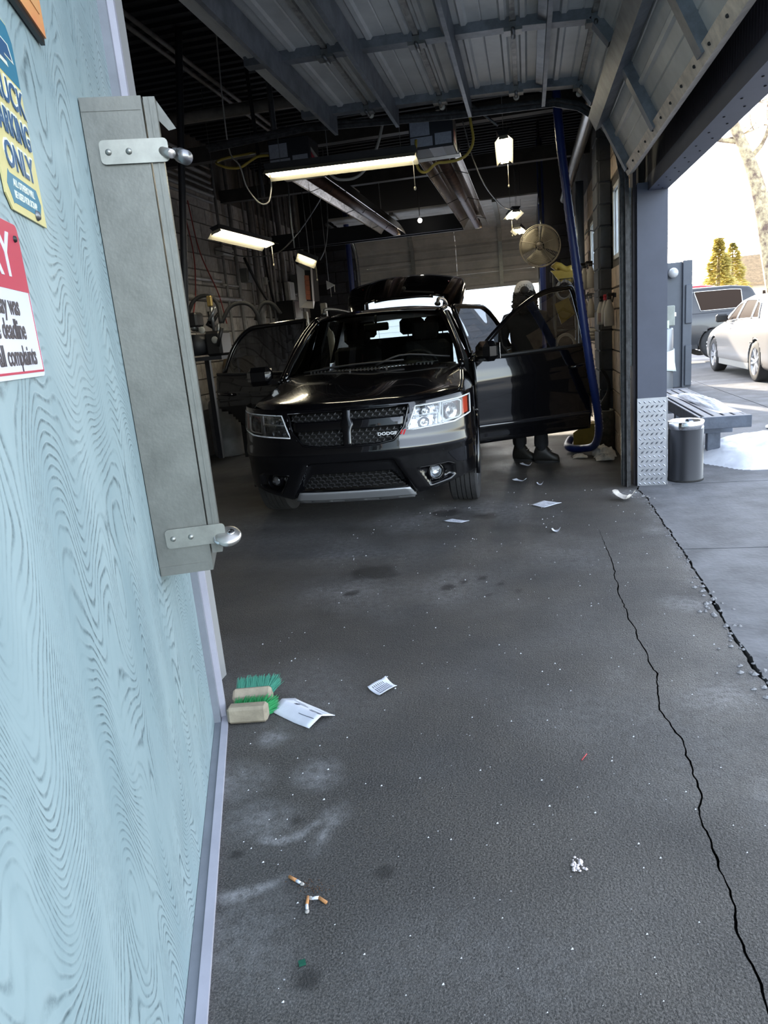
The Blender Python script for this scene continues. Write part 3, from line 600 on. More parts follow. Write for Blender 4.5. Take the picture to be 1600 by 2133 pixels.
sheet('crumpled_napkin', 'crumpled cream napkin by the cracked corner below the pillar', [(.57, 5.42), (.67, 5.34), (.74, 5.42), (.62, 5.49)], 'napkin', m=M_cloth, curl=.05)
sheet('paper_scrap', 'torn white scrap on the floor by the boots', [(-.13, 6.92), (-.02, 6.88), (-.01, 6.95), (-.10, 6.98)], 'paper scrap', curl=.025)
sheet('paper_scrap', 'narrow white scrap on the floor nearer than the boots', [(-.19, 6.25), (-.08, 6.20), (-.06, 6.24), (-.15, 6.28)], 'paper scrap', curl=.02)
for (x, y), lb_ in (((.02, 6.05), 'tiny white scrap right of the front wheel'), ((.10, 4.62), 'tiny pale twist of paper near the long crack')): sheet('paper_scrap', lb_, [(x, y), (x + .05, y - .02), (x + .06, y + .02), (x + .01, y + .03)], 'paper scrap', curl=.02)
for (x, y), lb_ in (((-4.05 + .9, 7.75), 'brown scrap on the dark floor near the grey white barrel'), ((-3.0, 7.45), 'pale scrap on the dark floor left of the front wheel'), ((-2.75, 7.6), 'white scrap nearest the open rear door on the dark side')): sheet('paper_scrap', lb_, [(x, y), (x + .10, y - .04), (x + .12, y + .05), (x + .02, y + .07)], 'paper scrap', curl=.03)
M_filt = mat('cork_filter_paper', (.55, .26, .10), .8, var=.3, vs=200); M_ash = mat('ash', (.16, .14, .13), .95, var=.6, vs=300, col2=(.5, .48, .45))
def butt(lab, x, y, ang, bend, L):
    t = thing('cigarette_butt', lab, 'cigarette butt', (x, y, 0), ang, 'cigarette butts'); r_ = .0042
    MB().tube([(0, 0, r_), (.027, 0, r_)], r_, 10).build('filter', M_filt, t); p1 = (.027 + L * cos(bend), L * sin(bend), r_ * .9); MB().tube([(.0271, 0, r_), (lerp(.027, p1[0], .6), p1[1] * .5, r_), p1], [r_, r_ * .95, r_ * .8], 10).build('paper', M_paper, t)
    MB().ball((p1[0] + .004, p1[1], .004), .006, 8, (1.3, 1, .6)).build('burnt_end', M_ash, t)
butt('straight cigarette butt farthest from the camera of the three', -.668, 1.478, R(-27), 0, .016); butt('cigarette butt pointing toward the camera, left of the bent one', -.597, 1.416, R(-80), .2, .016); butt('crushed bent cigarette butt, right of the other two', -.545, 1.402, R(150), .8, .018)
mb = MB(); rnd = random.Random(5)
for i in range(60): mb.ball((-.60 + rnd.gauss(0, .02), 1.45 + rnd.gauss(0, .012), .001), .0008 + .0012 * rnd.random(), 4)
tag(mb.build('tobacco_crumbs', mat('brown_tobacco', (.12, .06, .03), .9)), 'brown tobacco crumbs scattered between the cigarette butts', 'crumbs', kind='stuff')
mb = MB()
for i in range(26): mb.ball((.072 + rnd.gauss(0, .008), 1.585 + rnd.gauss(0, .012), .003), .003 + .005 * rnd.random(), 5, (1, 1, .4))
tag(mb.build('chewing_gum', mat('pale_pink_gum', (.66, .60, .62), .7)), 'pale crumpled gum blob on the right of the near floor', 'gum')
MB_ = MB(); MB_.box((-.008, -.006, 0), (.008, .006, .006)); o = MB_.build('plastic_chip', mat('dark_green_plastic', (.015, .09, .06), .3)); o.location = (-.553, 1.226, .001); o.rotation_euler = (0, 0, .5); tag(o, 'tiny dark green plastic chip on the near floor', 'plastic chip')
o = MB().tube([(0, 0, .002), (.012, .022, .003), (.018, .035, .002)], .0018, 6).build('red_sliver', mat('red_plastic', (.5, .05, .06), .5)); o.location = (.115, 2.05, .001); tag(o, 'thin red plastic sliver on the asphalt', 'plastic sliver')
mb = MB()
for i in range(380):
    y = .9 + 5 * rnd.random() ** 1.3; x = rnd.uniform(max(-1.4, -1.202 - (y - 2.195) * .388) + .12, .78); r_ = rnd.uniform(.0008, .0028) * (1 + .15 * y); mb.add([(x - r_, y - r_, .0005), (x + r_, y - r_ * .6, .0005), (x + r_ * .5, y + r_, .0005), (x, y, .0005 + r_)], [(0, 1, 3), (1, 2, 3), (2, 0, 3)])
tag(mb.build('grit', mat('white_salt_grit', (.62, .63, .66), .7)), 'white salt grit scattered over the asphalt', 'grit', kind='stuff')
mb = MB()
for i in range(260):
    y = rnd.uniform(2.4, 5.75); j, wj = joint(y); k = 1.6 if 2.4 < y < 3.6 or y > 5.4 else .8; x = j + rnd.gauss(-.01, .02 * k); r_ = rnd.uniform(.003, .011) * k; vs = [(x + r_ * cos(q * 1.05 + i) * rnd.uniform(.7, 1.2), y + r_ * sin(q * 1.05 + i) * rnd.uniform(.7, 1.2), .001) for q in range(6)]; mb.add(vs + [(x, y, r_ * .7)], [(q, (q + 1) % 6, 6) for q in range(6)])
tag(mb.build('concrete_rubble', mat('pale_rubble', (.30, .30, .31), .9, var=.4, vs=40)), 'broken pale crumbs of concrete along the slab joint', 'rubble', kind='stuff')
# ------------------------------------------------------------------ black crossover car, doors and tailgate open
M_paint = mat('black_car_paint', (.0022, .0022, .003), .16, coat=1.0, spec=.2); M_trimb = mat('black_trim', (.010, .010, .011), .5); M_cloth2 = mat('charcoal_seat_cloth', (.012, .012, .013), .9)
M_ws_ = clear_glass('windscreen_glass', (.50, .55, .53), .10); M_dg = clear_glass('door_glass', (.46, .50, .52), .24); M_rg = clear_glass('tinted_glass', (.07, .075, .085), .24); M_lens = clear_glass('lamp_lens', (.93, .95, .96), .12)
M_skid = mat('silver_skid_plate', (.33, .34, .36), .4, .6); M_hl = mat('chrome_lamp_reflector', (.62, .64, .68), .16, .95, .4, 30, .5, 55); M_bez = mat('pale_lamp_bezel', (.72, .74, .76), .35, .2); M_amb = mat('red_orange_marker', (.55, .07, .03), .3); M_tail = mat('red_tail_lamp', (.30, .01, .01), .2, coat=.5)
car = thing('car', 'glossy black crossover parked nose-out in the bay with doors and tailgate open', 'car', (-1.25, 4.72, 0), .063); car.scale = (.97,) * 3
FW, FD, FN = .905, .66, 2.7
FZ = [.10, .18, .22, .30, .45, .60, .70, .80, .93, 1.0, 1.1]; FS = [.16, .13, .10, .05, .02, 0, .015, .04, .085, .13, .2]
def fas(x, z):
    q = min(abs(x) / FW, .99995); return FD * (1 - (1 - q ** FN) ** (1 / FN)) + interp(z, FZ, FS)
def segd(px, pz, a, b):
    ax, az = a; bx, bz = b; dx, dz = bx - ax, bz - az; t = max(0, min(1, ((px - ax) * dx + (pz - az) * dz) / (dx * dx + dz * dz))); return math.hypot(px - ax - t * dx, pz - az - t * dz)
def inset(x, z, P, w):
    if not inpoly(x, z, P): return 0.
    d = min(segd(x, z, P[i], P[(i + 1) % len(P)]) for i in range(len(P))); t = min(1, d / w); return t * t * (3 - 2 * t)
TRAP = [(-.335, .535), (-.30, .55), (.30, .55), (.335, .535), (.48, .262), (.46, .20), (-.46, .20), (-.48, .262)]
POCK = [(.475, .455), (.70, .468), (.745, .445), (.75, .365), (.71, .335), (.56, .305)]
GR = [(-.445, .905), (.445, .905), (.405, .76), (.33, .675), (.22, .655), (-.22, .655), (-.33, .675), (-.405, .76)]
def fdisp(x, z):
    ax = abs(x); return .045 * inset(x, z, TRAP, .035) + .035 * inset(ax, z, POCK, .03) + .008 * max(0, 1 - abs(z - .615) / .06) * -1
def onf(x, z, off=0., disp=False):
    e = .002; p = Vector((x, fas(x, z), z)); tx = Vector((2 * e, fas(x + e, z) - fas(x - e, z), 0)); tz = Vector((0, fas(x, z + e) - fas(x, z - e), 2 * e)); n = tx.cross(tz).normalized()
    if n.y > 0: n = -n
    return p + n * (off - (fdisp(x, z) if disp else 0))
LM = [(-.295, .445), (.295, .445), (.395, .322), (-.395, .322)]
HLQ = [(.49, .893), (.425, .73), (.875, .79), (.875, .925)]; HLP = [(.495, .888), (.432, .736), (.78, .757), (.868, .795), (.868, .918), (.80, .908)]
def fascia():
    mb = MB(); NT, NZ = 120, 84; idx = {}; vs = []
    for i in range(NT + 1):
        t = -1 + 2 * i / NT; sx = math.copysign(abs(sin(t * pi / 2)) ** (2 / FN), t) if abs(t) > 1e-6 else 0; x = .5 * FW * sx + .5 * FW * t; x = max(-FW * .9997, min(FW * .9997, x)); ax = abs(x)
        zb = .245 + .10 * max(0, min(1, (ax - .42) / .40)); zt = .928 + .03 * max(0, (ax - .45) / .45)
        for j in range(NZ + 1):
            z = lerp(zb, zt, j / NZ); vs.append(onf(x, z, 0, True))
    fs = []
    for i in range(NT):
        for j in range(NZ):
            q = [i * (NZ + 1) + j, (i + 1) * (NZ + 1) + j, (i + 1) * (NZ + 1) + j + 1, i * (NZ + 1) + j + 1]; c = sum((vs[k] for k in q), Vector()) / 4; ax = abs(c.x)
            if inpoly(c.x, c.z, GR) or inpoly(c.x, c.z, LM) or inpoly(ax, c.z, HLP) or math.hypot(ax - .615, c.z - .40) < .056 or math.hypot(c.y - .95, c.z - .345) < .385: continue
            fs.append(tuple(q))
    mb.add(vs, fs, True); return mb.build('front_bumper', M_paint, car, solid=.004)
bump_ = fascia()
def qp(c, n, m, off, disp=False):
    return [[onf(*[lerp(lerp(c[0][k], c[1][k], j / m), lerp(c[3][k], c[2][k], j / m), i / n) for k in (0, 1)], off, disp) for j in range(m + 1)] for i in range(n + 1)]
def rim(poly, r, off, m, name, parent, closed=True, disp=False, sub=6, n=6):
    P = []; k = len(poly)
    for i in range(k if closed else k - 1):
        a, b = poly[i], poly[(i + 1) % k]
        for s in range(sub): P.append(onf(lerp(a[0], b[0], s / sub), lerp(a[1], b[1], s / sub), off, disp))
    if not closed: P.append(onf(*poly[-1], off, disp))
    return MB().tube(P, r, n, closed=closed).build(name, m, parent)
# grille
gr = MB(); gr.grid(qp([(-.45, .91), (-.36, .65), (.36, .65), (.45, .91)], 16, 4, -.075)); gr = gr.build('grille', mat('grille_black', (.004, .004, .004), .7), car)
def honey(P, off, cell, r, parent, disp=False):
    mb = MB(); h = cell * .52; x0 = min(p[0] for p in P); x1 = max(p[0] for p in P); z0 = min(p[1] for p in P); z1 = max(p[1] for p in P); rows = int((z1 - z0) / h) + 2; done = 0
    for j in range(rows):
        zc = z0 + j * h; n = int((x1 - x0) / cell) + 2
        for i in range(n):
            xc = x0 + (i + (.5 if j % 2 else 0)) * cell
            pts = [(xc - cell * .30, zc + h * .5), (xc + cell * .30, zc + h * .5), (xc + cell * .5, zc), (xc + cell * .30, zc - h * .5)]
            for a, b in zip(pts, pts[1:]):
                if inpoly((a[0] + b[0]) / 2, (a[1] + b[1]) / 2, P): mb.bar(onf(*a, off, disp), onf(*b, off, disp), r, r * 1.6, (0, 1, 0))
    o = mb.build('honeycomb_mesh', mat('satin_mesh', (.022, .022, .024), .35), parent); o['kind'] = 'stuff'
honey([(x * .97, .78 + (z - .78) * .95) for x, z in GR], -.022, .05, .006, gr)
rim(GR, .010, -.002, M_paint, 'grille_frame', gr)
cb = MB(); cb.grid(qp([(-.41, .838), (-.405, .772), (.405, .772), (.41, .838)], 20, 6, .004)); cb.grid(qp([(-.41, .838), (-.41, .825), (.41, .825), (.41, .838)], 20, 2, -.004)); cb.build('cross_bar', M_paint, gr, solid=.03)
vb = MB(); n = 14; G = []
for i in range(n + 1):
    z = lerp(.655, .915, i / n); w_ = .028 + .030 * (abs(z - .80) / .14) ** 2; w_ = min(w_, .075)
    w_ = .030 + .018 * max(0, 1 - abs(z - .805) / .05)
    G.append([onf(lerp(-w_, w_, j / 8), z, .006 + .005 * (1 - (2 * j / 8 - 1) ** 2)) for j in range(9)])
vb.grid(G); vb.build('upright_bar', M_paint, gr, solid=.03)
tp = onf(.300, .722, -.004); tn = (onf(.36, .728, 0) - onf(.27, .728, 0)).normalized(); ang = math.atan2(tn.y, tn.x)
textmesh('lettering', 'DODGE', .030, mat('satin_chrome_letters', (.75, .75, .78), .3, .6), gr, tuple(tp + Vector((-.012, -.004, 0))), (R(90), 0, ang), bold=.0009, ext=.003, sx=1.30)
sl_ = MB()
for k in (0, 1):
    a = Vector((.080 + k * .020, 0, -.017)); pts = [a, a + Vector((.012, 0, 0)), a + Vector((.028, 0, .036)), a + Vector((.016, 0, .036))]; mx = Matrix.Translation(tp + Vector((-.004, -.006, 0))) @ Matrix.Rotation(ang, 4, 'Z'); sl_.prism([mx @ p for p in pts], (0, .004, 0))
sl_.build('red_slashes', mat('red_badge', (.55, .01, .02), .35), gr)
# lower intake, skid plate, bright lip lines
lm = MB(); lm.grid(qp([(-.31, .455), (-.42, .31), (.42, .31), (.31, .455)], 14, 4, -.10)); lm = lm.build('lower_intake', MT['grille_black'], car); honey(LM, -.062, .05, .006, lm)
sk = MB(); sk.grid(qp([(-.415, .315), (-.455, .245), (.455, .245), (.415, .315)], 22, 6, -.012)); sk.grid(qp([(-.455, .247), (-.44, .205), (.44, .205), (.455, .247)], 22, 3, -.035)); sk = sk.build('skid_plate', M_skid, car, solid=.012)
for xc in (-.26, 0, .26):
    MB().grid(qp([(xc - .06, .250), (xc - .085, .222), (xc + .085, .222), (xc + .06, .250)], 6, 2, -.024)).build('skid_rib', M_skid, sk, solid=.01)
for s in (-1, 1):
    rim([(s * .325, .525), (s * .375, .44), (s * .465, .28)], .006, -.020, M_paint, 'intake_edge', bump_, False, n=8)
    # headlight
    h = MB(); h.grid(qp([(s * .46, .90), (s * .41, .72), (s * .875, .77), (s * .875, .93)], 20, 8, -.055)); h = h.build('headlight', M_hl, car); h['label'] = 'clear headlamp nearest the open side' if s > 0 else 'clear headlamp on the dark side'
    E_ = [(s * x, z) for x, z in [(.492, .890), (.428, .732), (.76, .753), (.872, .79), (.872, .922), (.80, .910)]]
    rim(E_, .0075, -.004, M_bez, 'bezel', h); rim([(s * .672, .903), (s * .655, .747)], .010, -.014, M_bez, 'bezel', h, False); rim([(s * .466, .822), (s * .645, .835), (s * .655, .822), (s * .650, .76)], .006, -.010, M_bez, 'bezel', h, False)
    rim([(s * .69, .892), (s * .80, .900), (s * .822, .885), (s * .818, .79), (s * .80, .777), (s * .685, .768)], .006, -.018, M_bez, 'bezel', h)
    for cx_, cz_, rr in ((.555, .782, .040), (.565, .862, .036), (.75, .836, .060)):
        p = onf(s * cx_, cz_, -.050); q = MB(); tx = (onf(s * cx_ + .02, cz_) - onf(s * cx_ - .02, cz_)).normalized(); mx = Matrix.Translation(p) @ Matrix.Rotation(math.atan2(tx.y, tx.x), 4, 'Z') @ Matrix.Rotation(R(90), 4, 'X')
        q.lathe([(.0001, .004), (rr * .25, .012), (rr * .28, 0), (rr * .9, .022), (rr, .024)], 20, mx); q.build('reflector_bowl', M_hl, h)
    mk = MB(); mk.grid(qp([(s * .832, .905), (s * .825, .79), (s * .873, .80), (s * .873, .915)], 4, 6, -.012)); mk.build('side_marker', M_amb, h)
    L_ = MB(); L_.grid(qp([(s * .490, .890), (s * .427, .732), (s * .655, .745), (s * .672, .902)], 8, 6, .002)); L_.grid(qp([(s * .672, .902), (s * .655, .745), (s * .873, .79), (s * .873, .922)], 12, 6, .002)); L_.build('lens', M_lens, h)
    # fog lamp
    p = onf(s * .615, .40, -.035); tx = (onf(s * .635, .40) - onf(s * .595, .40)).normalized(); mx = Matrix.Translation(p) @ Matrix.Rotation(math.atan2(tx.y, tx.x), 4, 'Z') @ Matrix.Rotation(R(90), 4, 'X')
    fg = MB().lathe([(.0001, -.02), (.03, -.012), (.046, .004), (.046, .008)], 24, mx).build('fog_lamp', M_hl, car); MB().lathe([(.0001, .020), (.025, .017), (.046, .006)], 24, mx).build('lens', M_lens, fg); MB().lathe([(.046, .0), (.050, .016), (.058, .016), (.064, .0), (.060, -.03)], 28, mx).build('fog_ring', M_paint, fg)
    rim([(s * x, z) for x, z in POCK], .002, .000, M_paint, 'pocket_edge', bump_, n=6)
# hood
HR = [[(0, .078, .925), (.25, .095, .925), (.47, .165, .921), (.66, .30, .928), (.80, .50, .948)], [(0, .20, .978), (.25, .215, .982), (.47, .29, .978), (.66, .42, .978), (.81, .60, .968)],
      [(0, .75, 1.058), (.25, .76, 1.072), (.47, .79, 1.064), (.66, .85, 1.035), (.815, .95, 1.003)], [(0, 1.37, 1.120), (.25, 1.375, 1.128), (.47, 1.39, 1.125), (.66, 1.43, 1.112), (.80, 1.50, 1.085)]]
hood = MB().grid(surf([mir(r) for r in HR], 40, 60)).build('hood', M_paint, car, solid=.006)
for s in (-1, 1): MB().tube([(s * .16, 1.22, 1.112), (s * .16, 1.25, 1.122), (s * .16, 1.27, 1.112)], .010, 6).build('washer_jet', M_trimb, hood)
def sidegrid(name, y0, y1, topf, zb, arcs, s, ny=60, nzz=30):
    mb = MB(); vs = []; fs = []
    for i in range(ny + 1):
        y = lerp(y0, y1, i / ny); xt, zt = topf(y)
        for j in range(nzz + 1):
            u = j / nzz; z = lerp(zt, zb, u); xx = interp(z, [.25, .45, .75, .95, 1.2], [.872, .898, .905, .885, .85]); k = max(0, min(1, (zt - z) / .16)); x = lerp(xt, xx, 1 - (1 - k) ** 2)
            vs.append((s * (x - .002), y, z))
    for i in range(ny):
        for j in range(nzz):
            q = [i * (nzz + 1) + j, (i + 1) * (nzz + 1) + j, (i + 1) * (nzz + 1) + j + 1, i * (nzz + 1) + j + 1]; cy_ = sum(vs[k][1] for k in q) / 4; cz_ = sum(vs[k][2] for k in q) / 4
            if any(math.hypot(cy_ - a, cz_ - .345) < .385 for a in arcs): continue
            fs.append(tuple(q))
    mb.add(vs, fs, True); return mb.build(name, M_paint, car, solid=.004)
for s in (-1, 1):
    f = sidegrid('fender', .52, 1.50, lambda y: (interp(y, [.5, .6, .95, 1.5], [.80, .81, .815, .80]), interp(y, [.5, .6, .95, 1.5], [.945, .966, 1.001, 1.084])), .30, [.95], s)
    for yc, par in ((.95, f), (3.84, None)):
        pts = [(s * (.905 + .010 * sin(t)), yc - .388 * cos(t), .345 + .388 * sin(t)) for t in [R(-8 + 8.2 * k) for k in range(24)]]
        mb = MB(); mb.tube(pts, .016, 8)
        if par: mb.build('arch_lip', M_paint, par); keep = None
        else: arch2 = mb
        MB().grid([[(s * .60, yc - .392 * cos(t), .345 + .392 * sin(t)), (s * .895, yc - .392 * cos(t), .345 + .392 * sin(t))] for t in [R(-5 + 8 * k) for k in range(24)]]).build('arch_liner', M_trimb, car)
    qpn = sidegrid('quarter_panel', 3.72, 4.82, lambda y: (.86 - .10 * max(0, (y - 4.4) / .4) ** 2, 1.14), .34, [3.84], s, 50, 24); arch2.build('arch_lip', M_paint, qpn)
    # pillars and sill
    MB().tube(crv([(s * .805, 1.46, 1.08), (s * .765, 1.66, 1.235), (s * .68, 1.95, 1.45), (s * .605, 2.20, 1.585)], 12), [.026] * 12, 8).build('front_pillar', M_paint, car)
    MB().tube(crv([(s * .605, 2.16, 1.578), (s * .635, 2.6, 1.612), (s * .64, 3.4, 1.61), (s * .625, 4.35, 1.565)], 14), .030, 8).build('roof_side_rail', M_paint, car)
    MB().prism([(s * .845, 2.58, .32), (s * .845, 2.70, .32), (s * .84, 2.70, 1.08), (s * .645, 2.72, 1.60), (s * .645, 2.62, 1.60), (s * .84, 2.56, 1.08)], (-s * .06, 0, 0)).build('centre_pillar', M_trimb, car)
    MB().prism([(s * .85, 3.74, 1.12), (s * .85, 4.70, 1.12), (s * .63, 4.45, 1.58), (s * .64, 3.60, 1.60), (s * .64, 3.52, 1.60)], (-s * .05, 0, 0)).build('rear_pillar', M_trimb, car)
    MB().box((s * .80 - .07, 1.40, .22), (s * .80 + .07, 3.62, .40), None, .02).build('sill', M_paint, car)
    r = MB(); r.tube(crv([(s * .575, 2.36, 1.645), (s * .585, 2.46, 1.70), (s * .60, 3.2, 1.715), (s * .59, 4.05, 1.69), (s * .58, 4.16, 1.63)], 20), [.032, .026] + [.017] * 16 + [.026, .03], 8); r.build('roof_rail', mat('dull_black_rail', (.02, .02, .02), .4), car)
    tl = MB(); tl.box((s * .78 - .09, 4.66, .85), (s * .78 + .09, 4.80, 1.12), None, .03); tl.build('tail_lamp', M_tail, car)
RR = [[(0, 2.03, 1.618), (.3, 2.06, 1.614), (.61, 2.19, 1.592)], [(0, 2.5, 1.662), (.3, 2.5, 1.656), (.63, 2.58, 1.622)], [(0, 3.3, 1.668), (.3, 3.3, 1.66), (.645, 3.35, 1.622)], [(0, 4.42, 1.61), (.3, 4.40, 1.60), (.63, 4.35, 1.565)]]
MB().grid(surf([mir(r) for r in RR], 26, 24)).build('roof', M_paint, car, solid=.02)
MB().grid([[(p.x, p.y, p.z - .035) for p in r] for r in surf([mir(r) for r in RR], 14, 14)]).build('headliner', M_cloth2, car)
MB().ball((0.02, 4.28, 1.635), .03, 8, (.6, 1.5, 1.4)).build('roof_antenna', M_trimb, car)
WR = [[(0, 1.385, 1.118), (.40, 1.41, 1.118), (.785, 1.50, 1.10)], [(0, 1.70, 1.37), (.37, 1.73, 1.37), (.70, 1.83, 1.352)], [(0, 2.025, 1.605), (.34, 2.055, 1.600), (.60, 2.17, 1.580)]]
wsg = MB().grid(surf([mir(r) for r in WR], 16, 24)).build('windscreen', M_ws_, car)
cw = MB(); cw.grid(surf([mir([(0, 1.345, 1.121), (.4, 1.362, 1.125), (.79, 1.47, 1.09)]), mir([(0, 1.40, 1.116), (.40, 1.425, 1.116), (.79, 1.52, 1.096)])], 4, 24)); cw = cw.build('cowl', M_trimb, car, solid=.01)
for k in range(34):
    x = -.55 + k * .033; y = 1.355 + .10 * (abs(x) / .8) ** 2; MB().box((x, y, 1.118), (x + .012, y + .035, 1.133)).build('cowl_slat', M_trimb, cw)
for a, b, c in (((-.62, 1.45, 1.13), (-.2, 1.415, 1.165), (.30, 1.405, 1.172)), ((.05, 1.40, 1.145), (.30, 1.43, 1.215), (.70, 1.50, 1.165))):
    wm = MB(); wm.tube(crv([a, b, c], 8), .009, 6); wm = wm.build('wiper', M_trimb, car); MB().tube(crv([lerp(Vector(b), Vector(a), .55) + Vector((0, -.004, .012)), Vector(b) + Vector((0, .0, .0)), lerp(Vector(b), Vector(c), .9)], 6), .006, 6).build('blade', M_rubber, wm)
# interior
fl_ = MB(); fl_.box((-.80, 1.35, .26), (.80, 4.65, .34)); fl_.box((-.80, 1.30, .34), (.80, 1.42, 1.05)); fl_.build('cabin_floor', M_cloth2, car)
ds = MB(); ds.grid(surf([[(-.74, 1.50, 1.10), (0, 1.44, 1.12), (.74, 1.50, 1.10)], [(-.74, 1.75, 1.10), (0, 1.72, 1.13), (.74, 1.75, 1.10)], [(-.74, 1.95, 1.02), (0, 1.95, 1.06), (.74, 1.95, 1.02)], [(-.74, 1.90, .70), (0, 1.92, .70), (.74, 1.90, .70)]], 14, 16)); ds = ds.build('dashboard', M_trimb, car, solid=.02)
MB().ball((.37, 1.82, 1.10), .16, 12, (1.1, .8, .45)).build('instrument_hood', M_trimb, ds)
sw = MB(); mx = Matrix.Translation((.37, 2.10, 1.06)) @ Matrix.Rotation(R(-62), 4, 'X'); sw.tube([mx @ Vector((.185 * cos(t), .185 * sin(t), 0)) for t in [2 * pi * k / 28 for k in range(28)]], .016, 8, closed=True)
for t in (R(0), R(180), R(270)): sw.tube([mx @ Vector((.05 * cos(t), .05 * sin(t), -.02)), mx @ Vector((.18 * cos(t), .18 * sin(t), 0))], .014, 6)
sw.lathe([(.0001, .0), (.06, -.004), (.07, -.03)], 16, mx); sw.build('steering_wheel', mat('wheel_leather', (.02, .02, .021), .45), car)
def seat(x, y, w_, heads, bh, nm='seat'):
    s_ = MB(); s_.box((x - w_, y - .25, .42), (x + w_, y + .25, .62), None, .05); s_ = s_.build(nm, M_cloth2, car); b_ = MB(); mx = Matrix.Translation((x, y + .25, .58)) @ Matrix.Rotation(R(-14), 4, 'X')
    b_.box((-w_, -.06, 0), (w_, .08, bh), mx, .05); b_.build('backrest', M_cloth2, s_)
    for dx, hw_ in heads:
        h_ = MB(); h_.box((dx - hw_, -.03, bh + .03), (dx + hw_, .07, bh + .22), mx, .035); h_.tube([mx @ Vector((dx - .05, .01, bh - .02)), mx @ Vector((dx - .05, .01, bh + .06))], .008, 6); h_.tube([mx @ Vector((dx + .05, .01, bh - .02)), mx @ Vector((dx + .05, .01, bh + .06))], .008, 6); h_.build('headrest', M_cloth2, s_)
seat(.38, 2.62, .26, [(0, .145)], .74); seat(-.38, 2.62, .26, [(0, .145)], .74); seat(0, 3.50, .64, [(-.455, .17), (.155, .15), (.475, .16)], .80, 'rear_bench')
mr = MB(); mr.box((-.12, 1.97, 1.44), (.12, 2.0, 1.515), None, .012); mr.tube([(0, 1.98, 1.50), (0, 2.0, 1.585)], .012, 6); mr = mr.build('rear_view_mirror', M_trimb, car)
af = MB(); af.tube([(.02, 1.98, 1.45), (.025, 1.98, 1.36)], .0015, 4); af.ball((.025, 1.98, 1.335), .022, 8, (.7, .4, 1.2)); tag(af.build('air_freshener', M_black), '', '') ; af_o = bpy.data.objects['air_freshener']; del af_o['label']; del af_o['category']; af_o.parent = car
MB().box((.50, 1.55, 1.128), (.70, 1.64, 1.131), Matrix.Rotation(R(4), 4, 'Z')).build('dashboard_paper', M_paper, car)
# wheels
def wheel(s, y, steer=0.):
    cx_ = s * .79; mx = Matrix.Translation((cx_, y, .345)) @ Matrix.Rotation(steer, 4, 'Z') @ Matrix.Rotation(R(90) * s, 4, 'Y')
    prof = [(.225, -.10), (.25, -.112), (.30, -.116), (.33, -.108)]
    zz = [-.10, -.062, -.058, -.054, -.050, -.02, -.018, -.014, -.012, .012, .014, .018, .020, .05, .054, .058, .062, .10]
    for i, z in enumerate(zz): prof.append((.345 - (.010 if i in (2, 3, 6, 7, 10, 11, 14, 15) else 0) - .004 * abs(z / .1) ** 2, z))
    prof += [(.33, .108), (.30, .116), (.25, .112), (.225, .10)]
    t = MB().lathe(prof, 48, mx, smooth=False).build('tyre', M_tire, car); r = MB(); r.lathe([(.226, -.09), (.20, -.06), (.19, .05), (.226, .09), (.228, .10)], 32, mx); r.lathe([(.0001, .075), (.05, .078), (.06, .06)], 16, mx)
    for k in range(5):
        for d in (-.12, .12):
            a = 2 * pi * k / 5 + d; r.bar(mx @ Vector((.05 * cos(a), .05 * sin(a), .068)), mx @ Vector((.215 * cos(a), .215 * sin(a), .085)), .03, .018, mx.to_3x3() @ Vector((0, 0, 1)))
    r.build('rim', mat('alloy_rim', (.45, .46, .48), .3, .9), t)
for s in (-1, 1): wheel(s, .95, R(-3)); wheel(s, 3.84)
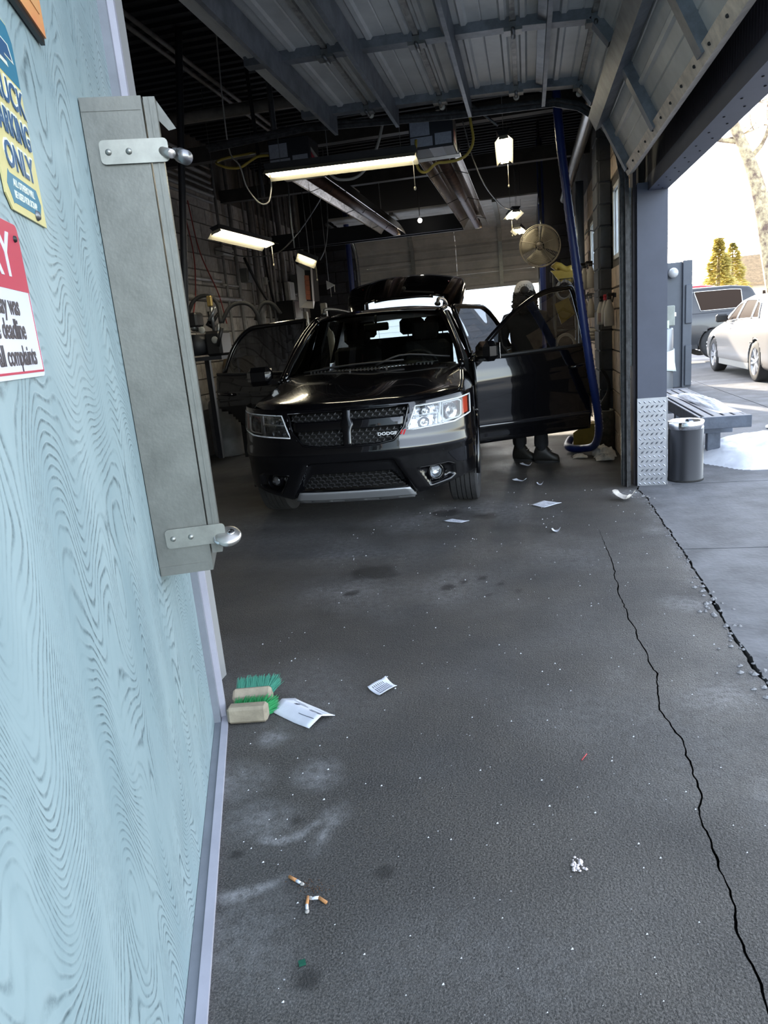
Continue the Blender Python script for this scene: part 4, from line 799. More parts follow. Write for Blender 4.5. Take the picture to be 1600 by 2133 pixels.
# doors (built flat along local x, then swung on their hinge)
def nzb(z): return interp(z, [.28, .36, .50, .62, .78, .95, 1.06, 1.35, 1.62], [-.035, -.02, -.004, .004, .012, .004, -.018, -.10, -.215])
def door(name, s, hy, phi, L, top, cut=None, glass=None, mirror=False, label=None):
    """top: window frame outline (x,z) from the belt at the hinge to the belt at the latch"""
    sg = -1 if s > 0 else 1; d = MB(); NX, NZ_ = 40, 26; vo = []
    zb = .30; belt0, belt1 = top[0][1], top[-1][1]
    for i in range(NX + 1):
        x = lerp(0, L, i / NX); zt = lerp(belt0, belt1, i / NX)
        for j in range(NZ_ + 1):
            z = lerp(zb, zt, j / NZ_); vo.append((x, z))
    fs = []
    keepc = lambda x, z: not (cut and cut(x, z))
    for i in range(NX):
        for j in range(NZ_):
            q = [i * (NZ_ + 1) + j, (i + 1) * (NZ_ + 1) + j, (i + 1) * (NZ_ + 1) + j + 1, i * (NZ_ + 1) + j + 1]
            if keepc(sum(vo[k][0] for k in q) / 4, sum(vo[k][1] for k in q) / 4): fs.append(tuple(q))
    cre = lambda x, z: .010 * math.exp(-((z - .46) / .03) ** 2) - .006 * math.exp(-((z - .40) / .03) ** 2) + .006 * math.exp(-((z - lerp(.86, .92, x / L)) / .025) ** 2)
    d.add([(x, sg * (nzb(z) + cre(x, z)), z) for x, z in vo], fs, True); o = d.build(name, M_paint, car, solid=0)
    md = o.modifiers.new('thickness', 'SOLIDIFY'); md.thickness = .09; md.offset = 1 if False else 0
    md.offset = -1 if (o.data.polygons[0].normal.y * sg > 0) else 1
    if label: o['label'] = label
    o.location = (s * .905, hy, 0); dx, dy = s * sin(phi), cos(phi); o.rotation_euler = (0, 0, math.atan2(dy, dx))
    pt = lambda x, z, off=0.: Vector((x, sg * (nzb(z) + off), z))
    P = crv([(x, 0, z) for x, z in top], 40); mb = MB(); mb.tube([pt(p.x, p.z, -.03) for p in P], [.026] * 40, 8); mb.build('window_frame', M_paint, o)
    mb = MB(); mb.tube([pt(lerp(0, L, k / 10), lerp(belt0, belt1, k / 10), -.006) for k in range(11)], .016, 6); mb.build('belt_moulding', M_trimb, o)
    g = MB(); poly = [pt(p.x, p.z, -.03) for p in P]; cb0 = [pt(lerp(top[0][0], top[-1][0], k / 39), lerp(belt0, belt1, k / 39), -.03) for k in range(40)]
    g.grid([[lerp(cb0[k], poly[k], j / 6) for j in range(7)] for k in range(40)]); g.build('window_glass', glass, o)
    hx = L - .22; hb = MB(); hb.tube(crv([pt(hx - .02, .895, .012), pt(hx + .02, .902, .045), pt(hx + .13, .912, .045), pt(hx + .17, .914, .012)], 10), [.012, .016, .017, .017, .017, .017, .017, .017, .016, .012], 8); hb.build('door_handle', M_paint, o); MB().lathe([(.0001, .004), (.010, .004), (.012, 0)], 12, Matrix.Translation(pt(L - .03, .914, .008)) @ Matrix.Rotation(R(90) * sg * -1, 4, 'X')).build('lock_cylinder', M_chrome, o)
    md_ = MB(); xs = [k / 12 for k in range(13)]; rowsp = [[pt(lerp(.02, L - .03, u), z, o_) for u in xs if keepc(lerp(.02, L - .03, u), z)] for z, o_ in ((.440, .004), (.445, .020), (.470, .020), (.478, .004))]
    mn = min(len(r) for r in rowsp)
    if mn > 1: md_.grid([r[:mn] for r in rowsp]); md_.build('side_moulding', mat('gloss_black_moulding', (.01, .01, .012), .12, coat=1.), o)
    if mirror:
        mm_ = MB(); c = Vector((.055, sg * .16, 1.125)); mm_.box((-.075, -.115, -.085), (.075, .115, .085), Matrix.Translation(c), .045); mm_.bar(pt(.06, 1.06, -.01), c + Vector((0, -sg * .06, -.05)), .08, .04); mo = mm_.build('wing_mirror', M_paint, o)
        for f in mo.data.polygons: f.use_smooth = False
        MB().box((.0755, -.095, -.065), (.078, .095, .065), Matrix.Translation(c)).build('mirror_glass', M_chrome, mo)
    # inner card
    ic = MB(); ic.grid([[(x, sg * (nzb(z) - .095), z) for z in (.36, .6, .85, 1.02)] for x in [L * k / 8 for k in range(9) if keepc(L * k / 8, .45)]], True); ic.build('door_card', M_cloth2, o)
    return o
FT = [(.01, 1.06), (.20, 1.21), (.42, 1.375), (.64, 1.50), (.86, 1.585), (1.08, 1.612), (1.165, 1.60), (1.175, 1.40), (1.185, 1.09)]
RT = [(.03, 1.09), (.03, 1.40), (.05, 1.60), (.12, 1.62), (.55, 1.61), (.76, 1.585), (.92, 1.44), (1.06, 1.13)]
rcut = lambda x, z: math.hypot(x - (3.84 - 2.62), z - .345) < .40
FDR = door('door', 1, 1.50, R(64), 1.20, FT, None, M_dg, True, 'front door swung wide open toward the side opening')
FDR.location.z = .06
door('door', -1, 1.50, 0., 1.20, FT, None, M_dg, True, 'closed front door on the dark side')
door('door', 1, 2.62, R(26), 1.10, RT, rcut, M_rg, False, 'rear door half open on the side of the person')
door('door', -1, 2.62, R(76), 1.14, RT, rcut, M_rg, False, 'rear door swung wide open on the dark side')
# tailgate raised
tg = MB(); TGR = []
for v, drop in ((0, .0), (.25, .0), (.55, .02), (.85, .0), (1.12, -.05), (1.24, -.13)):
    TGR.append(mir([(0, v, .03 + drop), (.35, v, .015 + drop), (.62 + .14 * min(1, v * 1.4), v - .02, -.07 + drop), (.66 + .15 * min(1, v * 1.4), v - .05, -.15 + drop)]))
G = surf(TGR, 36, 36); vs = [p for r in G for p in r]; fs = []
for i in range(35):
    for j in range(35):
        q = [i * 36 + j, i * 36 + j + 1, (i + 1) * 36 + j + 1, (i + 1) * 36 + j]; c = sum((vs[k] for k in q), Vector()) / 4
        if .09 < c.y < .44 and abs(c.x) < .50 + .1 * c.y: continue
        fs.append(tuple(q))
tg.add(vs, fs, True); tgo = tg.build('tailgate', M_paint, car, solid=.03); tgo.location = (0, 4.42, 1.60); tgo.rotation_euler = (R(31), 0, 0)
MB().grid([[(lerp(-.56, .56, u / 10), v, .022 - .06 * abs(lerp(-.9, .9, u / 10)) ** 3) for v in (.07, .2, .33, .46)] for u in range(11)]).build('rear_glass', clear_glass('rear_glass_tint', (.75, .78, .78), .10), tgo)
sp = MB(); sp.grid(surf([mir([(0, -.02, .05), (.35, -.02, .038), (.66, 0, -.04)]), mir([(0, .10, .06), (.35, .10, .046), (.66, .10, -.04)])], 6, 20)); sp.build('roof_spoiler', M_paint, tgo, solid=.02)
MB().tube([(0, .62, .05), (.02, .55, .055), (.40, .47, .04)], .010, 6).build('rear_wiper', M_trimb, tgo); MB().ball((0, .62, .06), .028, 8).build('wiper_hub', M_trimb, tgo)
for s in (-1, 1): MB().grid(surf([[(s * .60, .74, -.02), (s * .75, .74, -.07), (s * .806, .70, -.145)], [(s * .58, .90, -.03), (s * .75, .90, -.085), (s * .812, .86, -.16)]], 6, 8)).build('tail_lamp', M_tail, tgo, solid=.01); MB().tube([(s * .66, 4.45, 1.30), (s * .69, 4.90, 1.70)], .012, 6).build('gas_strut', M_steel, car)
rb_ = MB(); rb_.grid(surf([mir([(0, 4.86, .36), (.6, 4.80, .36), (.88, 4.55, .36)]), mir([(0, 4.90, .55), (.6, 4.84, .55), (.90, 4.58, .55)]), mir([(0, 4.84, .74), (.6, 4.79, .74), (.88, 4.56, .74)])], 8, 20)); rb_.build('rear_bumper', M_paint, car, solid=.02)
# ------------------------------------------------------------------ radiant tube heaters
M_alu = mat('tarnished_aluminium_reflector', (.66, .57, .48), .2, .95, .3, 5, .2, 18); M_hbox = mat('dark_burner_case', (.02, .022, .03), .5); M_lab = mat('printed_label_plate', (.33, .36, .44), .5, var=.2, vs=60); M_rust = mat('rusty_heater_tube', (.11, .055, .04), .5, .4, .5, 9)
def heater(name, label, x, y0, y1, z, tilt=0., box=True):
    t = thing(name, label, 'heater', (x, y0, z)); L = y1 - y0
    P = [(-.19, .0), (-.185, .012), (-.13, .10), (-.07, .165), (.07, .165), (.13, .10), (.185, .012), (.19, .0)]; mx = Matrix.Rotation(tilt, 4, 'Y')
    for i in range(3):
        ya, yb = L * i / 3 + .004, L * (i + 1) / 3 - .004; MB().grid([[mx @ Vector((px, y, pz)) for px, pz in P] for y in (ya, yb)], False).build('reflector', M_alu, t, solid=.003)
        w_ = MB(); y = (ya + yb) / 2; w_.tube([mx @ Vector((px, y, pz)) for px, pz in ((-.19, -.004), (-.06, .04), (-.03, .0), (.03, .0), (.06, .04), (.19, -.004))], .004, 5); w_.build('support_wire', M_black, t)
    MB().tube([(0, -.1, .045), (0, L + .10, .045)], .052, 16).build('heater_tube', M_rust, t); MB().tube([(0, L + .02, .075), (0, L + .12, .075), (.02, L + .16, .04), (.02, L + .16, .0)], .058, 14).build('vent_elbow', M_alu, t)
    for y in (L * .2, L * .8): MB().tube([(0, y, .16), (0, y, ZC - z)], .005, 5).build('hanger', M_steel, t)
    if box:
        b = MB().box((-.19, -.42, -.01), (.17, -.10, .24), None, .008).build('burner_box', M_hbox, t)
        for a, c, d, e in ((-.18, -.02, .09, .20), (-.18, .0, .01, .08), (.02, .155, .01, .095)): MB().box((a, -.4225, c if False else min(d, e)), (c, -.4203, max(d, e))).build('label_plate', M_lab, b)
        MB().lathe([(.045, -.4), (.062, -.41), (.066, -.435), (.058, -.435), (.052, -.40), (.0001, -.38)], 20, Matrix.Translation((.09, 0, .165)) @ Matrix.Rotation(R(-90), 4, 'X') @ Matrix.Scale(-1, 4, (0, 0, 1))).build('blower_inlet', M_black, b)
        MB().box((-.03, -.42, -.0125), (.08, -.12, -.0102)).build('warning_label', M_paper, b); MB().box((.1702, -.36, .03), (.1725, -.24, .12)).build('red_label', M_red, b)
        MB().box((-.19, -.10, -.012), (.19, .02, -.002)).build('mounting_plate', M_galv, t)
    return t
heater('tube_heater', 'long gas tube heater with yellow hose under the ceiling, nearer the side opening', -.70, 6.72, 11.5, 2.80)
heater('tube_heater', 'long gas tube heater hanging over the dark side, behind the unlit-looking shop light', -1.92, 6.75, 11.2, 2.80, R(6))
def hose(name, label, cat, pts, r, m, n=40, sides=10, **k):
    o = MB().tube(crv(pts, n), r, sides).build(name, m); return tag(o, label, cat, **k)
hose('gas_hose', 'yellow gas hose looping under the heater nearest the side opening', 'hose', [(-.39, 6.26, 3.45), (-.39, 6.26, 3.0), (-.37, 6.26, 2.80), (-.42, 6.25, 2.70), (-.50, 6.25, 2.665), (-.60, 6.25, 2.66), (-.68, 6.25, 2.66), (-.76, 6.26, 2.61), (-.82, 6.26, 2.63), (-.845, 6.26, 2.72), (-.835, 6.26, 2.80), (-.83, 6.27, 2.86)], .011, mat('yellow_gas_hose', (.44, .33, .06), .45))
hose('gas_hose', 'short yellow gas hose by the heater on the dark side', 'hose', [(-2.42, 6.88, 3.1), (-2.60, 6.6, 3.02), (-2.66, 6.5, 2.97), (-2.58, 6.45, 2.92), (-2.50, 6.42, 2.89), (-2.40, 6.40, 2.88), (-2.30, 6.4, 2.92), (-2.22, 6.38, 2.94), (-2.10, 6.36, 2.93)], .011, MT['yellow_gas_hose'])
# ------------------------------------------------------------------ shop lights
M_enam = mat('shop_light_enamel', (.26, .245, .19), .5)
def shoplight(name, label, c, d, up, L, W_=.13, tubes=2, chain=True, lit=M_tube, hang=True):
    """c centre, d run direction, up = away from the open side"""
    d = Vector(d).normalized(); up = Vector(up); up = (up - d * up.dot(d)).normalized(); s = d.cross(up); t = thing(name, label, 'ceiling light', c)
    mx = Matrix((( s.x, d.x, up.x), (s.y, d.y, up.y), (s.z, d.z, up.z))).to_4x4(); h = L / 2
    def pp(P): return [mx @ Vector(p) for p in P]
    b = MB(); b.prism(pp([(-.035, -h, .0), (-.06, -h, .045), (.06, -h, .045), (.035, -h, .0)]), mx @ Vector((0, L, 0))); b.build('housing', M_dark, t)
    r = MB(); r.grid([pp([(-W_, y, -.045), (-W_ * .45, y, -.002), (W_ * .45, y, -.002), (W_, y, -.045)]) for y in (-h, h)], False); r.build('reflector', M_enam, t, solid=.003)
    for e in (-h, h): MB().prism(pp([(-W_ * .55, e, -.03), (W_ * .55, e, -.03), (W_ * .45, e, .0), (-W_ * .45, e, .0)]), mx @ Vector((0, .004, 0))).build('end_cap', M_enam, t)
    for k in range(tubes):
        x = (k - (tubes - 1) / 2) * W_ * .62; MB().tube([mx @ Vector((x, -h + .03, -.022)), mx @ Vector((x, h - .03, -.022))], .0135, 10).build('tube', lit, t)
    if hang:
        for e in (-h * .8, h * .8):
            p = mx @ Vector((0, e, .045)); MB().tube([p, (p.x, p.y, ZC - c[2])], .0025, 4).build('hanging_chain', M_steel, t)
    if chain:
        p = mx @ Vector((.03, h * .96, -.05)); q = MB(); q.tube([p, p + Vector((0, 0, -.20))], .003, 5); q.ball(p + Vector((0, 0, -.21)), .010, 8, (1, 1, 1.6)); q.build('pull_cord', mat('ivory_cord', (.6, .55, .42), .6), t)
    return t
shoplight('shop_light', 'long black shop light across the ceiling in front of the heaters', (-1.42, 6.02, 2.715), (1, 0, -.02), (0, .12, 1), 1.24, .10, 2)
shoplight('shop_light', 'long shop light over the soiled block wall on the dark side', (-3.10, 8.1, 2.56), (.15, 1.32, -.03), (-.25, -.0, 1), 1.25, .12, 2)
shoplight('shop_light', 'bright square-on shop light high between the heater and the blue hose', (-.165, 7.75, 3.02), (-.02, 1, .0), (-.05, -.12, 1), 1.05, .085, 2)
shoplight('shop_light', 'upper one of the two small bright lights near the round fan', (-.15, 11.0, 2.86), (-.16, 1, 0), (.1, -.25, 1), .66, .11, 2)
shoplight('shop_light', 'lower one of the two small bright lights, just above the round fan', (-.07, 11.9, 2.74), (.10, 1, 0), (-.05, -.35, 1), .66, .11, 2)
shoplight('shop_light', 'small tilted bright light above the framed ceramic heater', (-2.86, 9.68, 2.435), (1, .3, -.50), (-.25, .55, 1), .27, .085, 1)
bl = thing('light_bulb', 'small bare lit bulb under the dark roof between the heaters', 'light bulb', (-1.55, 11.5, 2.99)); MB().ball((0, 0, 0), .035, 10).build('bulb', mat('lit_bulb', (1, 1, 1), .4, emit=(1, .95, .85), es=14.), bl); MB().tube([(0, 0, .03), (0, 0, ZC - 2.99)], .008, 6).build('socket_stem', M_dark, bl)
# ------------------------------------------------------------------ hanging hoses, cables, poles
t_ = thing('vacuum_hose', 'thick blue vacuum hose hanging in front of the open car door down to the floor', 'hose', (0, 0, 0))
HP = crv([(.285, 6.62, ZC - .04), (.30, 6.62, 3.06), (.36, 6.60, 2.35), (.425, 6.58, 1.75), (.475, 6.58, 1.30), (.525, 6.62, .92), (.575, 6.72, .62), (.62, 6.95, .32), (.60, 7.22, .12), (.50, 7.42, .055), (.40, 7.50, .05), (.36, 7.62, .06), (.40, 7.80, .10)], 90)
MB().tube(HP, .036, 12).build('hose_body', M_blue, t_)
rg = MB()
for i in range(2, 88):
    d = (HP[i + 1] - HP[i - 1]).normalized(); rg.tube([HP[i] - d * .008, HP[i] + d * .008], .0395, 10, cap=False)
o = rg.build('hose_ribs', M_blue, t_); o['kind'] = 'stuff'
hose('vacuum_hose', 'blue vacuum hose hanging at the back left beside the back door', 'hose', [(-2.93, 12.4, ZC - .04), (-2.92, 12.4, 2.9), (-2.92, 12.4, 2.4), (-2.93, 12.4, 1.6), (-2.92, 12.45, .9), (-2.9, 12.6, .05)], .045, M_blue)
hose('vacuum_hose', 'blue vacuum hose hanging behind the round fan', 'hose', [(.27, 12.3, ZC - .04), (.27, 12.3, 2.6), (.265, 12.3, 2.0), (.26, 12.3, 1.4), (.24, 12.3, .6), (.22, 12.4, .05)], .05, M_blue)
hose('drop_pipe', 'dark pipe dropping from the roof beside the steel lock box', 'pipe', [(-2.84, 6.5, ZC - .04), (-2.97, 6.5, 3.16), (-3.07, 6.5, 2.44), (-3.20, 6.5, 1.5), (-3.40, 6.5, .0)], .032, M_dark)
hose('power_cable', 'white cable hanging in a loop below the first shop light', 'cable', [(-2.5, 6.5, ZC - .04), (-2.47, 6.35, 3.3), (-2.44, 6.3, 2.98), (-2.35, 6.25, 2.86), (-2.30, 6.22, 2.68), (-2.20, 6.2, 2.54), (-2.12, 6.2, 2.53), (-2.08, 6.2, 2.62), (-2.07, 6.2, 2.72)], .006, mat('dirty_white_cable', (.42, .41, .38), .6))
hose('power_cable', 'pale thick cable sagging between the two tube heaters', 'cable', [(-1.80, 6.4, 3.02), (-1.70, 6.4, 2.86), (-1.58, 6.4, 2.70), (-1.47, 6.4, 2.665), (-1.36, 6.4, 2.68), (-1.26, 6.4, 2.76), (-1.17, 6.4, 2.90), (-1.1, 6.4, 3.1)], .012, MT['dirty_white_cable'])
hose('power_cable', 'thin cable sagging from the roof to the small lights near the fan', 'cable', [(-.52, 7.3, 3.2), (-.46, 7.6, 2.93), (-.38, 8.3, 2.78), (-.26, 9.5, 2.76), (-.18, 10.6, 2.86)], .006, M_steel)
hose('power_cable', 'thin dark cable running from the shop light by the block wall up toward the heater', 'cable', [(-3.95, 9.2, 2.62), (-3.5, 9.1, 2.48), (-3.05, 9.0, 2.46), (-2.7, 8.8, 2.62), (-2.35, 8.5, 2.84), (-2.1, 8.2, 3.0)], .008, M_steel)
hose('power_cable', 'thin cable rising from the small tilted light', 'cable', [(-2.80, 10.1, 2.44), (-2.72, 10.1, 2.56), (-2.66, 10.1, 2.75), (-2.62, 10.1, 3.1), (-2.6, 10.1, ZC - .04)], .008, M_steel)
hose('white_pipe', 'greyish pipe crossing under the roof above the lock box', 'pipe', [(-3.25, 7.0, 3.52), (-2.5, 7.0, 3.515), (-1.9, 7.0, 3.51)], .055, mat('grimy_pale_pipe', (.22, .20, .18), .6, var=.4, vs=6), n=6)
for i, dx in enumerate((0, .10)): hose('conduit_run', 'pale conduit running back under the roof, %s one of the close pair' % ('outer' if i == 0 else 'inner'), 'conduit', [(-3.05 + dx, 3.0, 3.93), (-3.05 + dx, 8.0, 3.93), (-3.05 + dx, 13.8, 3.93)], .02, MT['grimy_pale_pipe'], n=4)
hose('ceiling_duct', 'shiny grey duct running back along the right wall under the roof', 'duct', [(.62, 6.3, 3.14), (.62, 9, 3.14), (.62, 12.2, 3.14)], .062, mat('shiny_duct', (.45, .43, .40), .3, .9, .2), n=6, sides=16)
hose('down_pipe', 'blue grey vertical pipe on the right wall behind the pilaster', 'pipe', [(.74, 10.6, 0), (.74, 10.6, 1.5), (.74, 10.6, 3.1)], .055, mat('blue_grey_pipe', (.16, .20, .26), .4, .2), n=4, sides=14)
hose('drop_pipe', 'short dark pipe hanging from the roof left of the first shop light', 'pipe', [(-2.42, 6.9, ZC - .04), (-2.40, 6.9, 3.2), (-2.40, 6.9, 2.72)], .018, M_dark, n=5)
hose('hanging_rod', 'thin rod hanging down from the heater to the shop light near the dark wall', 'rod', [(-2.11, 6.80, 2.80), (-2.12, 6.80, 2.5), (-2.12, 6.80, 2.22)], .006, M_steel, n=4)
for i, (x0, y0, x1, y1) in enumerate(((-1.0, 7.6, -.2, 7.2), (-1.5, 9.2, -.9, 7.4))): hose('roof_brace', 'thin diagonal brace rod in the dark roof space, %s' % ('near the lit square-on light' if i == 0 else 'between the heaters'), 'rod', [(x0, y0, 3.9), ((x0 + x1) / 2, (y0 + y1) / 2, 3.5), (x1, y1, 3.1)], .012, M_steel, n=3)
# ------------------------------------------------------------------ left wall: conduits, boxes, tanks
M_cond = mat('painted_conduit', (.22, .21, .20), .5, .2, .4, 7)
ORD = ['first', 'second', 'third', 'fourth', 'fifth', 'sixth', 'seventh', 'eighth', 'ninth', 'tenth', 'eleventh', 'twelfth', 'thirteenth', 'last']
ys = [9.9, 10.35, 10.9, 11.1, 11.35, 11.55, 11.8, 11.95, 12.25, 12.4, 12.6, 12.9, 13.2, 13.45]
for i, y in enumerate(ys):
    r_ = (.022, .03, .018, .05, .02, .025)[i % 6]; zb = (1.1, .6, 1.5, .3, 1.9, .7, 1.3)[i % 7]
    c = MB(); c.tube(crv([(XL + .04 + r_, y, zb), (XL + .04 + r_, y, 2.2), (XL + .04 + r_, y, 3.2), (XL + .04 + r_, y, ZC - .04)], 14), r_, 8)
    o = c.build('conduit', M_cond); tag(o, '%s painted conduit on the far left wall, counted from the front' % ORD[i], 'conduit', 'conduits on the far left wall')
for i in range(7): tag(MB().tube([(XL + .05 + .012 * (i % 3), 5.0, 3.30 + .085 * i), (XL + .05 + .012 * (i % 3), 9.82, 3.30 + .085 * i)], (.02, .028, .016)[i % 3], 8).build('conduit_run', M_cond), '%s horizontal conduit running forward under the roof on the far left wall, counted from below' % ORD[i], 'conduit', 'conduits under the roof on the far left')
for i, (z, y0, y1, r_) in enumerate(((2.27, 8.2, 9.7, .025), (2.04, 8.2, 10.45, .032), (1.80, 8.1, 8.9, .02), (2.23, 9.75, 10.4, .016))):
    o = MB().tube([(XL + .06, y0, z), (XL + .06, y1, z)], r_, 10).build('wall_pipe', mat('pale_wall_pipe', (.40, .38, .35), .45, .3, .4, 9)); tag(o, ['upper pale pipe along the soiled block wall', 'thick pale pipe along the soiled block wall above the hoses', 'lowest short pale pipe just above the black hoses', 'thin pale pipe beside the red air lines'][i], 'pipe')
for i, (y, m_) in enumerate(((9.25, 'red'), (9.05, 'red'))):
    hose('air_line', 'thin red air line hanging down the block wall, %s' % ('right one' if i == 0 else 'left crossing one'), 'air line', [(XL + .09, y - .3, 3.2), (XL + .09, y - .15, 2.6), (XL + .09, y + .25 * (1 if i == 0 else -1), 2.1), (XL + .09, y + .4 * (1 if i == 0 else -1.2), 1.7)], .008, mat('red_air_line', (.22, .02, .015), .5))
def ebox(name, label, y0, y1, z0, z1, d, m, cat='electrical box', off=.145):
    t = thing(name, label, cat, (XL + off, (y0 + y1) / 2, z0)); h = (y1 - y0) / 2; MB().box((0, -h, 0), (d, h, z1 - z0), None, .01).build('case', m, t); MB().box((d + .0005, -h + .03, .03), (d + .008, h - .03, z1 - z0 - .03), None, .003).build('cover', m, t); MB().ball((d + .012, h * .6, (z1 - z0) / 2), .012, 6).build('latch', M_steel, t); return t
M_eb = mat('grey_electrical_enamel', (.14, .145, .14), .5, .2, .3, 6); M_eb2 = mat('pale_electrical_enamel', (.40, .39, .36), .5, var=.3)
ebox('switch_box', 'grey switch box with cables beside the framed ceramic heater', 12.55, 13.1, 2.20, 2.52, .14, M_eb); ebox('fuse_panel', 'pale tall panel on the wall above the black box', 12.17, 12.5, 1.75, 2.38, .08, M_eb2); ebox('black_box', 'flat black box hanging low on the conduit wall', 11.65, 12.15, 1.72, 2.04, .30, M_black)
ebox('junction_box', 'pale small junction box high on the block wall behind the long shop light', 9.75, 10.15, 2.62, 2.72, .12, M_eb2, off=.016); ebox('junction_box', 'dark small junction box under the conduit run', 10.55, 10.75, 2.3, 2.5, .12, M_eb, off=.016); ebox('outlet_box', 'small ivory outlet box on the conduits', 11.41, 11.49, 2.30, 2.42, .10, M_eb2, off=.016)
for i, (y, z) in enumerate(((11.3, 1.90), (13.75, 2.12))): hose('flexible_conduit', 'black cable looping off the conduit wall, %s' % ('lower one' if i == 0 else 'upper one'), 'cable', [(XL + .1, y - .7, z + .75), (XL + .25, y - .6, z + .3), (XL + .3, y - .2, z), (XL + .2, y + .1, z + .1), (XL + .12, y + .2, z + .5), (XL + .08, y + .25, z + 1.0)], .02, M_black)
for i, (x, z0, z1) in enumerate(((-3.75, 1.25, 1.86), (-3.40, 1.30, 1.97))):
    t = thing('downspout_elbow', 'cream bent spout behind the car roof, %s' % ('left one' if i == 0 else 'right wider one'), 'spout', (x, 12.2, z0)); M_cr = mat('cream_plastic', (.50, .47, .40), .5, var=.2); MB().box((-.05, -.05, .35), (.05, .05, z1 - z0), None, .012).build('upright', M_cr, t)
    MB().tube(crv([(0, 0, .36), (0, -.02, .25), (.06, -.06, .16), (.10, -.08, .0), (.10, -.08, -z0)], 14), .06, 10).build('elbow', M_cr, t)
# framed ceramic infrared heater
ih = thing('ceramic_heater', 'pale framed infrared heater with orange ceramic tiles facing the car', 'heater', (-2.96, 10.0, 2.11)); mx = Matrix.Rotation(R(-24), 4, 'Z') @ Matrix.Rotation(R(8), 4, 'Y') @ Matrix.Rotation(R(6), 4, 'X')
M_ihf = mat('pale_heater_frame', (.45, .44, .44), .4, .3)
fr = MB(); o1 = [(-.13, -.29), (.13, -.29), (.13, .29), (-.13, .29)]; i1 = [(-.075, -.21), (.075, -.21), (.075, .21), (-.075, .21)]
for k in range(4): fr.grid([[mx @ Vector((*[o1[k][0]], -.10, o1[k][1])), mx @ Vector((o1[(k + 1) % 4][0], -.10, o1[(k + 1) % 4][1]))], [mx @ Vector((i1[k][0], .0, i1[k][1])), mx @ Vector((i1[(k + 1) % 4][0], .0, i1[(k + 1) % 4][1]))]], False)
fr.build('flared_frame', M_ihf, ih, solid=.006); MB().box((-.08, .0, -.215), (.08, .10, .215), mx).build('case', M_dark, ih)
for k in range(5): MB().box((-.070, -.018, -.19 + k * .066), (.012, -.002, -.19 + k * .066 + .062), mx, .003).build('ceramic_tile', mat('orange_ceramic', (.42, .15, .09), .7, var=.15), ih)
MB().tube([mx @ Vector((0, .05, .215)), (0, .1, ZC - 2.11)], .006, 5).build('hanger', M_steel, ih)
wb_ = thing('wall_bracket_lamp', 'small white clamp with two hanging cords beside the ceramic heater', 'clamp', (-2.80, 10.5, 2.12)); MB().prism([(-.05, 0, -.05), (.07, 0, 0), (-.05, 0, .07)], (0, .04, 0)).build('clamp', M_white, wb_)
for dx in (0, .06): MB().tube([(dx, .02, .0), (dx, .02, -.16 + dx)], .005, 5).build('cord', M_white, wb_)
MB().tube([(-.02, .02, .04), (-.02, .02, ZC - 2.12)], .005, 5).build('hanger', M_steel, wb_)
# tanks and pump
def barrel(name, label, x, y, z, r, h, m):
    t = thing(name, label, 'barrel', (x, y, z)); p = [(.0001, 0), (r * .93, 0), (r * .97, .02), (r, .06), (r * 1.01, h * .3), (r * .985, h * .33), (r * 1.01, h * .36), (r * 1.01, h * .63), (r * .985, h * .66), (r * 1.01, h * .69), (r * .99, h * .93), (r * .93, h * .98), (r * .85, h)]
    MB().lathe(p, 28).build('drum', m, t); MB().lathe([(r * .85, h - .004), (r * .84, h - .02), (.0001, h - .02)], 28).build('lid', m, t); MB().lathe([(.0001, .03), (.035, .03), (.04, 0)], 12, Matrix.Translation((r * .5, 0, h - .02))).build('bung', M_black, t); return t
barrel('plastic_barrel', 'grey white plastic barrel on the floor left of the open car door', -4.10 + .2, 8.75, 0, .225, .73, mat('hazy_white_plastic', (.22, .225, .23), .5, var=.25)); barrel('plastic_barrel', 'tan plastic barrel standing behind the grey white barrel', -3.93, 9.5, 0, .24, 1.24, mat('tan_plastic', (.17, .125, .07), .5, var=.25))
o = sheet('draped_rag', 'grey rag draped over the edge of the grey white barrel', [(-4.10, 8.58), (-3.95, 8.50), (-3.90, 8.62), (-4.02, 8.72)], 'rag', m=mat('grey_rag', (.20, .19, .18), .9, var=.3), curl=.03); o.location.z = .735
pu = thing('wash_pump', 'black tangle of pump machinery with hoses against the block wall', 'pump', (-3.72, 8.05, 1.27)); q = MB()
rnd = random.Random(11)
q.box((-.20, -.30, -.02), (.30, .35, .02)); q.box((-.16, -.2, -1.24), (-.10, -.14, -.02)); q.box((.2, .22, -1.24), (.26, .28, -.02)); q.box((-.16, .22, -1.24), (-.10, .28, -.02)); q.build('frame', M_dark, pu)
MB().tube([(-.05, -.25, .16), (-.05, .15, .16)], .12, 16).build('motor', M_dark, pu); MB().box((.08, -.22, .02), (.28, .1, .30), None, .03).build('pump_head', M_black, pu); MB().box((-.20, -.3, .36), (.06, -.1, .52), None, .02).build('control_box', M_black, pu)
for k in range(9):
    x, y, z = rnd.uniform(-.15, .35), rnd.uniform(-.3, .3), rnd.uniform(.05, .42); MB().tube([(x, y, z), (x + rnd.uniform(-.1, .1), y + rnd.uniform(-.1, .1), z + rnd.uniform(.05, .2))], rnd.uniform(.015, .035), 8).build('valve', random.choice([M_dark, M_steel, M_black]), pu)
for k in range(2): MB().lathe([(.0001, .01), (.035, .01), (.04, 0), (.03, -.02)], 16, Matrix.Translation((.22 - .14 * k, -.24, .20 + .12 * k)) @ Matrix.Rotation(R(90), 4, 'X')).build('gauge', mat('gauge_face', (.3, .3, .28), .3), pu)
